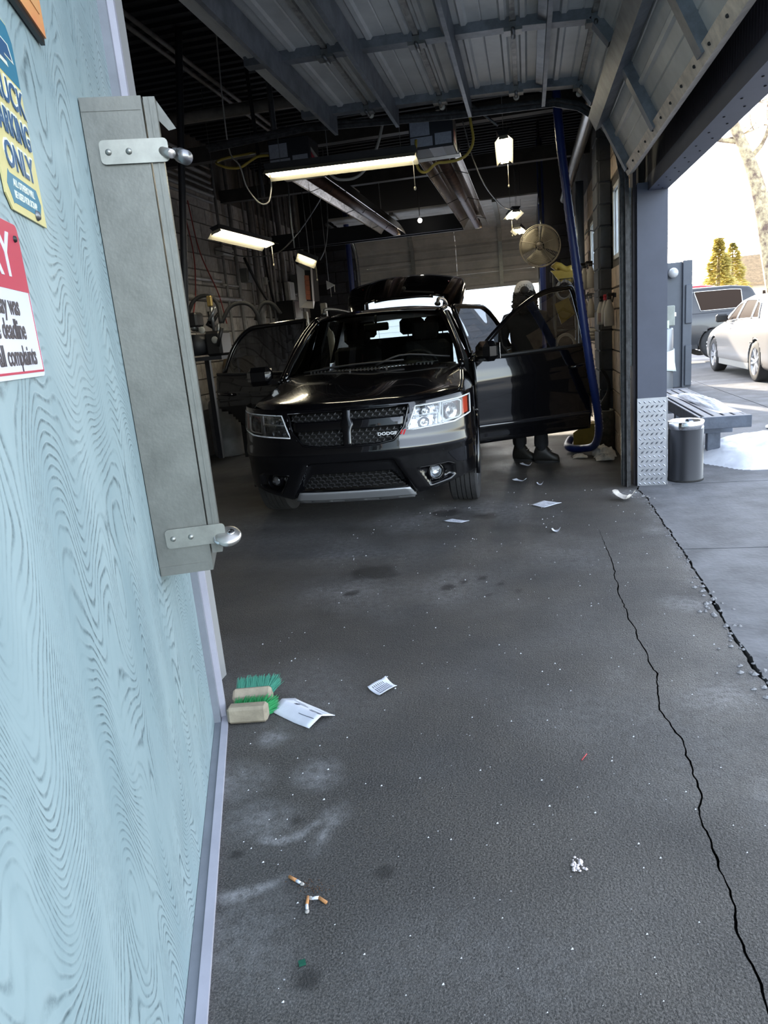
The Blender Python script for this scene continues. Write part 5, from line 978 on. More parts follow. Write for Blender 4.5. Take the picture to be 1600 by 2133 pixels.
MB().box((.10, -.05, .58), (.16, .0, .70), None, .01).build('brass_regulator', mat('brass', (.55, .40, .15), .35, .8), pu); MB().tube([(.13, -.02, .3), (.13, -.02, .6)], .02, 8).build('riser', M_steel, pu)
for pts in ([(-.35, .2, .35), (-.22, .25, .66), (-.05, .3, .73), (.08, .3, .62), (.13, .2, .40)], [(.10, .3, .4), (.22, .35, .58), (.40, .40, .60), (.50, .45, .48), (.52, .5, .2)], [(.42, .6, .40), (.52, .62, .58), (.64, .65, .58), (.72, .7, .45)], [(-.3, .1, .1), (-.36, 0, .3), (-.3, -.1, .5), (-.2, -.2, .4)]): MB().tube(crv(pts, 18), .024, 8).build('pump_hose', M_rubber, pu)
# ------------------------------------------------------------------ right side: fan, bottles, bits
fn = thing('wall_fan', 'round dusty caged fan near the back door on the right', 'fan', (.21, 11.0, 2.385)); RFN = .283; M_cage = mat('dusty_fan_wire', (.42, .38, .30), .6, .3)
mx = Matrix.Rotation(R(-4), 4, 'Z') @ Matrix.Rotation(R(90), 4, 'X')
cg = MB()
for k in range(13): r_ = RFN * (k + 1) / 13; z = .10 * (1 - (r_ / RFN) ** 2) + .02; cg.tube([mx @ Vector((r_ * cos(a), r_ * sin(a), z)) for a in [2 * pi * j / 36 for j in range(36)]], .0022 if k < 12 else .008, 4, closed=True)
for k in range(5): a = 2 * pi * k / 5 + .3; cg.tube([mx @ Vector((r_ * cos(a), r_ * sin(a), .10 * (1 - (r_ / RFN) ** 2) + .024)) for r_ in [RFN * j / 8 for j in range(9)]], .005, 5)
cg.tube([mx @ Vector((RFN * cos(a), RFN * sin(a), -.12)) for a in [2 * pi * j / 36 for j in range(36)]], .006, 4, closed=True)
for k in range(36): a = 2 * pi * k / 36; cg.tube([mx @ Vector((RFN * cos(a), RFN * sin(a), .02)), mx @ Vector((RFN * cos(a), RFN * sin(a), -.12)), mx @ Vector((RFN * .3 * cos(a), RFN * .3 * sin(a), -.14))], .002, 3)
cg.build('wire_cage', M_cage, fn)
for k in range(3):
    a0 = 2 * pi * k / 3 + .5; G = [[mx @ Vector((r_ * cos(a0 + da), r_ * sin(a0 + da), -.04 + .05 * (da / .9))) for da in [-.9 + .3 * j for j in range(7)]] for r_ in (.06, .14, .22, .262)]; MB().grid(G).build('blade', mat('dusty_fan_blade', (.36, .32, .24), .6), fn, solid=.003)
MB().lathe([(.0001, .135), (.03, .13), (.04, .11), (.04, -.1)], 16, mx).build('hub', mat('fan_hub', (.30, .25, .2), .6), fn); MB().tube([mx @ Vector((0, 0, -.10)), mx @ Vector((0, 0, -.26))], .075, 16).build('motor', M_dark, fn)
MB().tube([(0, .2, 0), (.03, .2, .30), (.03, .2, ZC - 2.385)], .018, 8).build('hanger_pole', M_steel, fn)
M_btl = mat('cloudy_spray_bottle', (.50, .46, .40), .45, var=.12); M_blab = mat('faded_bottle_label', (.45, .30, .26), .6, var=.3, vs=80)
def bottle(name, label, loc, rz, trig, sc=1., grp='spray bottles on the right wall', lab=True):
    t = thing(name, label, 'spray bottle', loc, rz, grp); t.scale = (sc,) * 3
    MB().lathe([(.0001, 0), (.040, .0), (.044, .008), (.044, .13), (.038, .155), (.022, .205), (.016, .215), (.014, .225)], 18, Matrix.Scale(.72, 4, (0, 1, 0))).build('bottle', M_btl, t)
    tr = MB(); tr.lathe([(.016, .222), (.018, .224), (.018, .245), (.012, .25)], 14); tr.box((-.020, -.011, .248), (.055, .011, .276), None, .006); tr.prism([(.052, -.006, .270), (.068, -.006, .262), (.066, -.006, .252), (.050, -.006, .252)], (0, .012, 0)); tr.prism([(.040, -.006, .252), (.048, -.006, .250), (.036, -.006, .195), (.028, -.006, .198)], (0, .012, 0)); tr.build('trigger_head', trig, t)
    if lab: MB().grid([[(.0446 * cos(a), .0446 * .72 * sin(a), z) for a in [R(-150 + 10 * k) for k in range(13)]] for z in (.03, .115)]).build('bottle_label', M_blab, t)
    return t
M_redp = mat('red_trigger', (.50, .03, .05), .4)
sh = thing('bottle_rail', 'thin dark rail on the pilaster from which the spray bottles hang', 'rail', (.70, 7.70, 1.53)); MB().tube([(-.02, 0, 0), (.15, -.28, 0)], .006, 6).build('rod', M_dark, sh); MB().box((.12, -.31, -.02), (.1499 , -.27, .02)).build('bracket', M_dark, sh)
bottle('spray_bottle', 'black headed spray bottle with a faded red label, leftmost of the three', (.715, 7.60, 1.262), R(20), M_black); bottle('spray_bottle', 'red headed spray bottle, middle one of the three on the rail', (.748, 7.52, 1.270), R(30), M_redp, lab=False); bottle('spray_bottle', 'black headed spray bottle nearest the pillar, rightmost of the three', (.770, 7.40, 1.245), R(25), M_black, 1.12, lab=False)
hk = thing('bottle_rack', 'dark upright rack with hooks behind the pilaster', 'rack', (.76, 8.70, 1.1)); MB().box((.01, -.02, 0), (.085, .02, 1.25)).build('post', M_black, hk)
for z in (.48, .80, 1.15): MB().tube(crv([(.04, 0, z), (-.06, -.01, z + .02), (-.10, -.01, z - .02), (-.08, 0, z + .04)], 10), .007, 6).build('hook', M_steel, hk)
for i, (x, z) in enumerate(((.640, 1.645), (.705, 1.655), (.640, 1.33), (.700, 1.335))): bottle('spray_bottle', ['upper left bottle on the dark rack behind the pilaster', 'upper right bottle on the dark rack behind the pilaster', 'lower left labelled bottle on the dark rack', 'lower right labelled bottle on the dark rack'][i], (x, 8.675 - .075 * (i % 2), z), R(200), M_black if i < 2 else M_steel, 1.05 if i < 2 else .95, lab=i > 1)
M_rag = M_cloth
def rag(name, label, loc, rx, ry, h, seed, m=M_rag):
    mb = MB(); G = []
    for i in range(26):
        row = []
        for j in range(26):
            u, v = i / 25 * 2 - 1, j / 25 * 2 - 1; e = max(0, 1 - (u * u + v * v) ** 1.1 * .72); rr = 1 + .22 * mnoise.noise(Vector((u * 1.3 + seed, v * 1.3, seed))); z = h * e * (.55 + .6 * abs(mnoise.noise(Vector((u * 2.2 + seed, v * 2.6, 3)))) + .3 * abs(mnoise.noise(Vector((u * 5 + seed, v * 5, 7))))) + .004; row.append((u * rx * rr, v * ry * rr, z if abs(u) < 1 and abs(v) < 1 else .004))
        G.append(row)
    mb.grid(G); o = mb.build(name, m, solid=.003); o.location = loc; return tag(o, label, 'rag')
rag('cloth_rag', 'large crumpled white rag on the floor by the metal canister', (.69, 7.27, .001), .11, .11, .13, 2); rag('cloth_rag', 'small folded white rag in front of the large one', (.68, 7.06, .001), .09, .07, .06, 5); rag('cloth_rag', 'flat dirty rag end beside the blue hose loop', (.46, 7.24, .001), .07, .06, .04, 8)
cn = thing('metal_canister', 'tall stained metal cylinder on the floor by the right wall', 'canister', (.765, 7.62, 0)); MB().lathe([(.0001, .005), (.088, .005), (.090, 0), (.090, .40), (.094, .402), (.094, .412), (.086, .412), (.086, .02), (.0001, .02)], 26).build('cylinder', mat('stained_zinc', (.30, .28, .24), .5, .3, .6, 8, .1, 60), cn); cn.location.x = .74
nzl = thing('vacuum_nozzle', 'black vacuum wand standing in the metal canister', 'nozzle', (.74, 7.62, .03)); MB().tube(crv([(0, 0, 0), (0, 0, .30), (.0, .0, .42), (.035, .0, .55), (.045, 0, .62), (.02, 0, .72), (-.03, 0, .80)], 20), [.05] * 8 + [.035, .022] + [.017] * 10, 10).build('wand', M_rubber, nzl); MB().tube([(-.04, 0, .28), (-.05, 0, .45)], .02, 8).build('spare_tool', M_black, nzl)
yb = thing('yellow_wedge', 'yellow plastic wedge box on the floor beside the blue hose', 'box', (.585, 8.0, 0), R(-20)); MB().prism([(-.12, -.10, 0), (.14, -.10, 0), (.14, -.10, .24), (.02, -.10, .235), (-.12, -.10, .14)], (0, .22, 0)).build('body', mat('dull_yellow_plastic', (.42, .29, .05), .5, var=.2), yb); MB().prism([(-.10, -.103, .02), (.12, -.103, .02), (.12, -.103, .2), (-.10, -.103, .12)], (0, .002, 0)).build('side_panel', MT['dull_yellow_plastic'], yb)
yc = thing('yellow_hose_reel', 'yellow framed hose reel cart standing by the back right corner', 'hose reel', (.46, 10.2, 0)); mb = MB()
mb.tube(crv([(-.10, 0, 2.0), (-.05, 0, 2.04), (.05, 0, 1.97), (.14, 0, 1.98)], 8), .05, 8); mb.prism([(-.14, -.04, 1.98), (.16, -.04, 1.96), (.14, -.04, 1.80), (.04, -.04, 1.86), (-.02, -.04, 1.82)], (0, .05, 0)); mb.build('yellow_plate', MT['dull_yellow_plastic'], yc)
mb = MB(); mb.prism([(-.10, -.05, 1.55), (.08, -.05, 1.62), (.16, -.05, 1.40), (-.02, -.05, 1.28)], (0, .06, 0)); mb.build('yellow_bin', MT['dull_yellow_plastic'], yc)
mb = MB()
for x in (-.10, .18): mb.tube([(x, 0, 0), (x, 0, 1.95)], .018, 8)
mb.tube([(-.10, 0, 1.2), (.18, 0, 1.2)], .015, 6); mb.tube([(-.10, 0, .4), (.18, 0, .4)], .015, 6); mb.build('frame', M_steel, yc)
for r_, z in ((.10, 1.72), (.12, 1.0)): MB().tube([(.03 + r_ * cos(a), -.02, z + r_ * 1.2 * sin(a)) for a in [2 * pi * k / 20 for k in range(20)]], .02, 8, closed=True).build('hose_coil', MT['dirty_white_cable'], yc)
wk = MB()
for k in range(4): wk.tube([(-.02 + .05 * k, -.06, 1.72), (-.02 + .05 * k, -.06, 1.86)], .004, 4)
wk.tube([(-.03, -.06, 1.72), (.14, -.06, 1.72)], .005, 4); wk.tube([(-.03, -.06, 1.86), (.14, -.06, 1.86)], .005, 4); wk.build('wire_basket', M_dark, yc)
gl = thing('rag_bracket', 'bundle of pale rags on a bracket below the bottles', 'rags', (.70, 8.60, 1.10)); MB().box((-.06, -.02, -.02), (.149, .02, -.003)).build('bracket', M_steel, gl)
for k in range(3): MB().ball((.0 + .005 * k, 0, .02 + .035 * k), .07, 12, (1.1 - .08 * k, .9, .38)).build('folded_rag', M_cloth, gl)
MB().tube(crv([(-.05, 0, -.02), (-.055, 0, -.2), (-.03, 0, -.4), (-.04, 0, -.6)], 10), .035, 8).build('hanging_cloth', M_dark, gl)
# ------------------------------------------------------------------ person behind the open door
M_skin = mat('skin', (.42, .25, .18), .5, spec=.4); M_jack = mat('black_jacket', (.008, .008, .010), .85, bump=.4, bs=40); M_trou = mat('dark_work_trousers', (.011, .012, .016), .9, bump=.4, bs=50)
def person():
    t = thing('person', 'person in a white cap and black clothes behind the open car door, facing away', 'person', (-.02, 7.10, 0))
    V = []; E_ = []; Rr = []
    def v(p, r): V.append(p); Rr.append(r if isinstance(r, tuple) else (r, r)); return len(V) - 1
    def chain(a, pts):
        for p, r in pts: b = v(p, r); E_.append((a, b)); a = b
        return a
    pel = v((0, 0, .93), (.155, .115)); sp = chain(pel, [((0, .01, 1.08), (.150, .110)), ((0, .015, 1.24), (.165, .120)), ((0, .01, 1.36), (.150, .105))]); nk = chain(sp, [((0, .02, 1.455), .058), ((0, .035, 1.51), .056)]); chain(nk, [((0, .035, 1.58), (.074, .088)), ((0, .03, 1.65), (.072, .086)), ((0, .03, 1.685), (.05, .06))])
    for s in (-1, 1):
        kx = .105 * s; chain(pel, [((.095 * s, 0, .84), .098), ((kx, -.01 - .02 * s, .62), .082), ((kx, -.01 - .03 * s, .48), .064), ((kx, .02 - .06 * s, .30), .060), ((kx, .03 - .08 * s, .11), .046)])
        el = chain(sp, [((.17 * s, .01, 1.385), .068), ((.215 * s, .03, 1.25), .056), ((.235 * s, .05, 1.10), .046)]); wr_ = chain(el, [((.20 * s, .16, 1.02), .040), ((.16 * s, .26, .98), .030)]); pm_ = chain(wr_, [((.150 * s, .30, .97), (.036, .020)), ((.145 * s, .335, .965), (.036, .018))])
        for k, (dx, L) in enumerate(((-.028, .030), (-.010, .036), (.009, .034), (.027, .026))): chain(pm_, [((.145 * s + dx, .335 + L * .7, .962), .0095), ((.145 * s + dx, .335 + L * 1.5, .945), .0088), ((.145 * s + dx * .95, .335 + L * 1.9, .922), .0075)])
        chain(wr_, [((.150 * s - .030 * s, .285, .962), .012), ((.150 * s - .052 * s, .315, .950), .0095), ((.150 * s - .058 * s, .345, .942), .008)])
    me = bpy.data.meshes.new('tmp'); me.from_pydata(V, E_, []); bm = bmesh.new(); bm.from_mesh(me); ly = bm.verts.layers.skin.verify(); bm.verts.ensure_lookup_table()
    for i, vv in enumerate(bm.verts): vv[ly].radius = Rr[i]; vv[ly].use_root = (i == 0)
    bm.to_mesh(me); bm.free(); o = bpy.data.objects.new('tmp', me); C.objects.link(o); o.modifiers.new('skin', 'SKIN'); sb = o.modifiers.new('sub', 'SUBSURF'); sb.levels = 2; sb.render_levels = 2
    dg = bpy.context.evaluated_depsgraph_get(); dg.update(); m2 = bpy.data.meshes.new_from_object(o.evaluated_get(dg)); bpy.data.objects.remove(o); m2.name = 'body'; m2.materials.clear()
    for q in (M_jack, M_trou, M_skin): m2.materials.append(q)
    for p in m2.polygons: p.use_smooth = True; c = p.center; p.material_index = 2 if (c.z > 1.47 or (c.y > .255 and .85 < c.z < 1.05)) else (1 if c.z < .90 else 0)
    b = bpy.data.objects.new('body', m2); C.objects.link(b); b.parent = t
    f = MB(); f.prism([(-.012, .115, 1.575), (.012, .115, 1.575), (.006, .112, 1.625), (-.006, .112, 1.625)], (0, .022, -.004)); f.build('nose', M_skin, t)
    for s in (-1, 1): MB().ball((.03 * s, .108, 1.615), .012, 8).build('eye', M_white, t); MB().ball((.078 * s, .03, 1.60), .028, 8, (.35, .7, 1.1)).build('ear', M_skin, t)
    MB().tube([(-.022, .112, 1.548), (0, .118, 1.546), (.022, .112, 1.548)], .005, 6).build('mouth', mat('lips', (.35, .14, .12), .5), t)
    hr = MB(); rnd = random.Random(4)
    for i in range(240):
        a = rnd.uniform(-pi * 1.0, 0.0); z = rnd.uniform(1.46, 1.64); rr = .086 + .025 * (1.64 - z) / .18; x = rr * cos(a) * 1.0; y = .03 + rr * sin(a) * 1.02; q = [(x + .016 * cos(k * 1.1 + i) + rnd.gauss(0, .004), y + .016 * sin(k * 1.1 + i) * .8 - .004, z - k * .006) for k in range(8)]; hr.tube(q, .0075, 5)
    hr.ball((0, -.075, 1.64), .040, 10); hr.build('hair', mat('dark_brown_hair', (.018, .013, .010), .7), t)
    cp = MB(); G = []
    for i in range(9):
        ph = pi / 2 * i / 8; G.append([(.098 * cos(ph) ** .8 * cos(a), .03 + .108 * cos(ph) ** .8 * sin(a), 1.625 + .108 * sin(ph)) for a in [2 * pi * k / 40 for k in range(40)]])
    vs = [p for r in G for p in r]; fs = []
    for i in range(8):
        for k in range(40):
            q = [i * 40 + k, i * 40 + (k + 1) % 40, (i + 1) * 40 + (k + 1) % 40, (i + 1) * 40 + k]; c = sum((Vector(vs[z]) for z in q), Vector()) / 4
            if c.y < .0 and math.hypot(c.x, (c.z - 1.625) * .95) < .040: continue
            fs.append(tuple(q))
    cp.add(vs, fs, True); M_cap = mat('white_cap_cloth', (.66, .62, .58), .85, var=.08, bump=.2, bs=120); co = cp.build('cap', M_cap, t, solid=.003); br = MB(); br.grid([[(x, .03 + .10 * math.sqrt(max(0, 1 - (x / .10) ** 2)) + e, 1.632 - .01 * e / .08) for x in [-.08 + .02 * k for k in range(9)]] for e in (0, .04, .075)]); br.build('brim', M_cap, co, solid=.004)
    MB().tube([(-.038, -.070, 1.628), (0, -.080, 1.626), (.038, -.070, 1.628)], .007, 6).build('strap', M_cap, co)
    for k, ch in enumerate('DETROIT'):
        a = R(150 - 20 * k); x = .062 * cos(a); z = 1.632 + .056 * sin(a); ca = math.sqrt(max(.01, 1 - (x / .098) ** 2)); y = .03 - .108 * ca * (1 - ((z - 1.625) / .108) ** 2) ** .42 - .003
        textmesh('lettering', ch, .020, mat('brown_embroidery', (.16, .11, .08), .8), co, (x, y, z), (R(90 - 22), 0, 0), bold=.0004, ext=.001)
    for s in (-1, 1):
        y0 = .03 - .08 * s; bt = MB(); x = .105 * s; G = []
        for y, w_, h in ((-.14, .018, .045), (-.13, .038, .075), (-.07, .044, .10), (-.02, .046, .17), (.03, .048, .20), (.075, .044, .19), (.10, .03, .12)):
            G.append([(x + w_ * cos(a) * 1.02, y0 + y, max(.012, h * .5 + h * .5 * sin(a))) for a in [2 * pi * k / 14 for k in range(14)]])
        bt.grid(G, True, True); bt.prism([p for p in G[0]], (0, -.001, 0)); bt.prism([p for p in G[-1]], (0, .001, 0)); bo = bt.build('boot', mat('black_boot_leather', (.014, .013, .012), .5), t); A = Vector((x, y0 + .03, 0)); rz_ = R(78 if s > 0 else 62); bo.rotation_euler = (0, 0, rz_); bo.location = A - Matrix.Rotation(rz_, 3, 'Z') @ A
        so_ = MB(); so_.prism([(x + .05 * cos(a), y0 - .02 + .125 * sin(a), .001) for a in [2 * pi * k / 18 for k in range(18)]], (0, 0, .022)); so_.build('sole', M_rubber, bo)
        MB().tube([(x - .03, y0 - .055, .115), (x, y0 - .07, .118), (x + .03, y0 - .055, .125)], .004, 5).build('boot_lace', M_steel, bo)
        MB().lathe([(.056, .16), (.066, .165), (.070, .20), (.066, .26), (.062, .30)], 16, Matrix.Translation((x, y0 + .03, 0))).build('trouser_cuff', M_trou, t, solid=.006)
    return t
PERSON = person()
# ------------------------------------------------------------------ outside: bin, bench, snow
bn = thing('litter_bin', 'black round litter bin with a chrome ring top beside the pillar', 'litter bin', (1.205, 6.02, .004)); M_bin = mat('dark_bin_enamel', (.016, .017, .020), .38)
MB().lathe([(.0001, .006), (.134, .006), (.137, .0), (.137, .018), (.133, .02), (.133, .425), (.128, .425), (.128, .03), (.0001, .03)], 36).build('drum', M_bin, bn); MB().lathe([(.1285, .40), (.134, .425), (.136, .43), (.137, .475), (.131, .482), (.105, .474), (.105, .40), (.1285, .40)], 36).build('chrome_ring', M_chrome, bn); MB().lathe([(.137, .0), (.139, .002), (.139, .014), (.137, .016)], 36).build('base_ring', M_rubber, bn)
bc = thing('bench', 'grey painted slatted wooden bench outside with snow on its seat', 'bench', (1.60, 7.6, .004)); M_bnw = mat('grey_bench_paint', (.10, .12, .165), .6, var=.35, vs=9, bump=.2, bs=40)
for k in range(4): MB().box((-.165 + k * .083, -1.18, .405), (-.165 + k * .083 + .066, 1.2, .44), None, .004).build('seat_plank', M_bnw, bc)
MB().box((-.20, -1.25, .345), (.185, -1.185, .445), None, .004).build('end_board', M_bnw, bc); MB().box((-.20, 1.205, .345), (.185, 1.27, .445), None, .004).build('end_board', M_bnw, bc)
for x in (-.20, .165): MB().box((x - .015, -1.18, .335), (x + .012, 1.2, .44), None, .004).build('side_rail', M_bnw, bc)
for y in (-.72, .75):
    MB().box((-.05, y - .06, 0), (.06, y + .03, .33), None, .004).build('leg_post', M_bnw, bc); MB().box((-.17, y + .031, .24), (.15, y + .07, .40), None, .004).build('cross_brace', M_bnw, bc); MB().box((-.17, y - .10, .24), (.15, y - .061, .40), None, .004).build('cross_brace', M_bnw, bc)
def mound(name, label, c, rx, ry, h, seed, cat='snow', ang=0., n=60, z0=0.):
    G = []
    for i in range(n + 1):
        row = []
        for j in range(n + 1):
            u, v = i / n * 2 - 1, j / n * 2 - 1; d = math.hypot(u, v); e = max(0, 1 - d * d * (1 + .35 * mnoise.noise(Vector((u * 1.6 + seed, v * 1.6, seed))))); z = h * e ** .6 * (1 + .35 * mnoise.noise(Vector((u * 3 + seed, v * 3, 1))) + .12 * mnoise.noise(Vector((u * 11, v * 11, seed)))); x, y = u * rx, v * ry; row.append((x * cos(ang) - y * sin(ang), x * sin(ang) + y * cos(ang), z0 + (max(z, 0) if e > 0 else 0)))
        G.append(row)
    o = MB().grid(G).build(name, M_snow); o.location = (c[0], c[1], 0); return tag(o, label, cat)
mound('snow_pile', 'white snow pile on the ground under and right of the bench', (2.26, 6.92), .84, .70, .17, 3, z0=.0); mound('snow_pile', 'smaller snow heap behind the litter bin by the pillar', (1.25, 6.62), .17, .32, .14, 9); mound('snow_pile', 'thin snow patch beyond the end of the bench', (3.3, 8.3), .8, .5, .05, 12)
mound('snow_on_bench', 'strip of melting snow lying on the bench seat', (1.63, 7.45), .095, .85, .055, 5, z0=.4445, ang=.06)
# ------------------------------------------------------------------ outside: vacuum station
vs_ = thing('vacuum_cabinet', 'tall grey steel enclosure wall beyond the bench', 'cabinet', (2.3, 13.4, 0)); M_gry = mat('blue_grey_cabinet_paint', (.085, .10, .13), .5, .1, .15, 4)
MB().box((-.60, 0, .0), (.31, .5, 2.10), None, .01).build('back_panel', M_gry, vs_); MB().box((.29, -.06, .0), (.44, .5, 2.115), None, .008).build('corner_post', M_gry, vs_)
for z0, z1 in ((.03, .72), (1.08, 1.72)): MB().box((.33, -.095, z0), (.44, -.061, z1), None, .01).build('hinge_panel', M_gry, vs_)
MB().ball((.13, -.09, 1.93), .085, 16).build('globe_lamp', mat('globe_glass', (.45, .47, .50), .2, coat=.5), vs_)
vc = thing('vacuum_canister', 'grey canister with white towels in front of the tall enclosure', 'vacuum', (2.12, 12.75, 0)); MB().lathe([(.0001, .01), (.21, .01), (.215, .03), (.215, 1.02), (.205, 1.05), (.0001, 1.08)], 28).build('canister', mat('canister_steel', (.22, .24, .27), .35, .6), vc)
MB().box((-.18, -.16, 1.08), (.21, .14, 1.40), None, .012).build('coin_box', mat('pale_green_grey_case', (.30, .33, .31), .5, var=.2), vc); MB().box((.2105, -.1, 1.22), (.24, -.05, 1.29), None, .006).build('lock', M_chrome, vc); MB().box((-.19, -.205, .98), (-.02, -.19, 1.03)).build('dark_slot', M_black, vc)
tw = MB(); G = []
for i in range(17):
    a = R(-160 + 10.5 * i); G.append([((.222 + .012 * abs(sin(i * 1.7)) + .006 * k) * cos(a), (.222 + .012 * abs(sin(i * 1.7)) + .006 * k) * sin(a), .62 - .20 * k / 5 - .012 * i * (k > 0) + .10 * (i / 16)) for k in range(6)])
M_twl = mat('white_towel', (.60, .68, .68), .9, bump=.4, bs=60); tw.grid(G); tw = tw.build('hanging_towel', M_twl, solid=.006); tag(tw, 'white towel wrapped round the grey canister', 'towel'); tw.location = (2.12, 12.75, .0)
tw2 = MB(); tw2.grid([[(-.18 + .075 * i, -.172 - .005 * (k % 2), 1.15 - .05 * k * (1 + .6 * sin(i * 2.1)) * .8) for k in range(4)] for i in range(5)]); o = tw2.build('cloth', mat('pale_green_cloth', (.52, .62, .48), .9), solid=.005); tag(o, 'pale green cloth hanging from the coin box', 'cloth'); o.location = (2.12, 12.75, .02)
# ------------------------------------------------------------------ parked vehicles
M_win = mat('parked_car_window', (.045, .032, .026), .3, spec=.1, ior=1.05); M_lit = mat('window_chrome_trim', (.72, .72, .72), .2, .8)
def parked(name, label, cat, loc, rz, Lg, wd, paint, belt, roof, cabin, wheels, wr, windows, low=.20, sill=None, mirror=0.):
    t = thing(name, label, cat, loc, rz); hw = wd / 2
    wf = lambda y: hw * (1 - .10 * max(0, 1 - y / .7) ** 2 - .08 * max(0, 1 - (Lg - y) / .6) ** 2)
    zb = lambda y: interp(y, *belt); zr = lambda y: interp(y, *roof)
    n = 130; vs = []; fs = []; m = 12
    for i in range(n + 1):
        y = Lg * i / n; w_ = wf(y); b = zb(y); endk = min(1, min(y, Lg - y) / .10)
        sec = [(w_ * .86, low), (w_ * .96, low + .06), (w_ * .995, low + .2), (w_, lerp(low, b, .5)), (w_ * .985, lerp(low, b, .78)), (w_ * .95, b - .05), (w_ * .90, b - .005), (w_ * .6, b + .012), (0, b + .02)]
        zc = lerp(low, b, .5); sec = [(x, zc + (z - zc) * (.72 + .28 * endk ** .5)) for x, z in sec]; sec = [(p.x, p.y) for p in crv([(x, z, 0) for x, z in sec], 26)]; vs += [(x, y, z) for x, z in sec] + [(-x, y, z) for x, z in reversed(sec[:-1])]
    k = 51
    for i in range(n):
        for j in range(k - 1):
            q = [i * k + j, (i + 1) * k + j, (i + 1) * k + j + 1, i * k + j + 1]; c = sum((Vector(vs[z]) for z in q), Vector()) / 4
            if abs(c.x) > hw * .6 and any(math.hypot(c.y - a, c.z - wr) < wr * 1.12 for a in wheels): continue
            fs.append(tuple(q))
    b_ = MB(); b_.add(vs, fs, True); b_.add([vs[j] for j in range(k)] + [(0, 0.02, .5)], [(j, j + 1, k) for j in range(k - 1)]); b_.add([vs[n * k + j] for j in range(k)] + [(0, Lg - .02, .5)], [(j, j + 1, k) for j in range(k - 1)]); b_.build('body', paint, t)
    def S(y, u, off=0., s=1):
        b = zb(y) - .004; r_ = max(zr(y) - .04, b + .001); f = (r_ - b) / .45; x = lerp(wf(y) * .90, wf(y) * .90 - .17 * min(1.2, f), u ** 1.15); return Vector((s * (x + off), y, lerp(b, r_, u) + off * .3))
    g = MB(); G = []; y0, y1 = cabin
    for i in range(61):
        y = lerp(y0, y1, i / 60); half = [S(y, u) for u in (0, .25, .5, .75, 1)]; r_ = max(zr(y), zb(y)); xe = half[-1].x; half += [Vector((xe * .9, y, lerp(half[-1].z, r_, .7))), Vector((xe * .55, y, r_ + .0)), Vector((0, y, r_ + .012))]; G.append([(p.x, p.y, p.z) for p in half] + [(-p.x, p.y, p.z) for p in reversed(half[:-1])])
    g.grid(G); g.build('cabin', paint, t)
    for s in (-1, 1):
        for P in windows:
            (a0, a1), (b0, b1), u0, u1 = P; q = [[S(lerp(lerp(a0, b0, i / 8), lerp(a1, b1, i / 8), j / 6), lerp(u0, u1, j / 6), .010, s) for j in range(7)] for i in range(9)]; wo = MB().grid(q).build('side_window', M_win, t)
            ring = [q[i][0] for i in range(9)] + [q[8][j] for j in range(1, 7)] + [q[i][6] for i in range(7, -1, -1)] + [q[0][j] for j in range(5, 0, -1)]; MB().tube(ring, .011, 6, closed=True).build('window_trim', M_lit, wo)
        for y in wheels:
            mx = Matrix.Translation((s * (hw - .125), y, wr)) @ Matrix.Rotation(R(90) * s, 4, 'Y'); ty = MB().lathe([(wr * .66, -.11), (wr * .9, -.115), (wr, -.09), (wr, .09), (wr * .9, .115), (wr * .66, .11)], 36, mx).build('tyre', M_tire, t); r = MB(); r.lathe([(wr * .665, -.08), (wr * .60, .02), (wr * .665, .10), (wr * .68, .112)], 30, mx); r.lathe([(.0001, .09), (wr * .16, .09), (wr * .18, .06)], 14, mx)
            for kk in range(10): a = 2 * pi * kk / 10 + (.13 if kk % 2 else -.13); r.bar(mx @ Vector((wr * .14 * cos(a), wr * .14 * sin(a), .082)), mx @ Vector((wr * .65 * cos(a), wr * .65 * sin(a), .098)), wr * .11, .02, mx.to_3x3() @ Vector((0, 0, 1)))
            r.build('rim', mat('bright_alloy', (.62, .63, .66), .3, .9), ty); MB().lathe([(.0001, -.05), (wr * .6, -.05)], 20, mx).build('brake_backing', M_dark, ty)
            MB().tube([(s * (wf(y) * .975), y - wr * 1.13 * cos(a), wr + wr * 1.13 * sin(a)) for a in [R(-5 + 10 * q) for q in range(20)]], .018, 6).build('arch_lip', sill or paint, t)
        MB().box((s * hw * .955 - .02, wheels[0] + wr * 1.15, low - .02), (s * hw * .955 + .02, wheels[1] - wr * 1.15, low + .12), None, .01).build('sill', sill or paint, t)
        for y in (cabin[0] + .75 + .4, cabin[0] + 1.55 + .5): MB().tube([S(y, 0, .004, s) + Vector((s * .02, 0, -.06)), S(y, 0, .004, s) + Vector((s * .02, .18, -.055))], .012, 6).build('door_handle', M_lit, t)
        p = S(cabin[0] + .55, 0, 0, s) + Vector((s * .14, 0, .09)); MB().box((p.x - .11, p.y - .05, p.z - .075), (p.x + .11, p.y + .05, p.z + .075), None, .03).build('wing_mirror', M_black if mirror else paint, t)
        MB().box((s * hw * .72 - .12, -.01, zb(0) - .16), (s * hw * .72 + .12, .06, zb(0) - .04), None, .02).build('headlight', M_hl, t); MB().box((s * hw * .74 - .12, Lg - .07, zb(Lg) - .2), (s * hw * .74 + .12, Lg + .005, zb(Lg) - .06), None, .02).build('tail_lamp', M_tail, t)
    return t
M_pearl = mat('pearl_white_paint', (.27, .255, .245), .3, coat=.2, spec=.3); M_char = mat('charcoal_paint', (.035, .037, .042), .3, coat=.4); M_redc = mat('red_car_paint', (.45, .02, .03), .25, coat=.8); M_lowg = mat('grey_lower_cladding', (.28, .28, .27), .5)
SEDW = [((1.50, 2.02), (2.30, 2.42), .10, .86), ((2.38, 2.50), (3.22, 3.20), .10, .88), ((3.28, 3.26), (3.66, 3.45), .12, .84)]
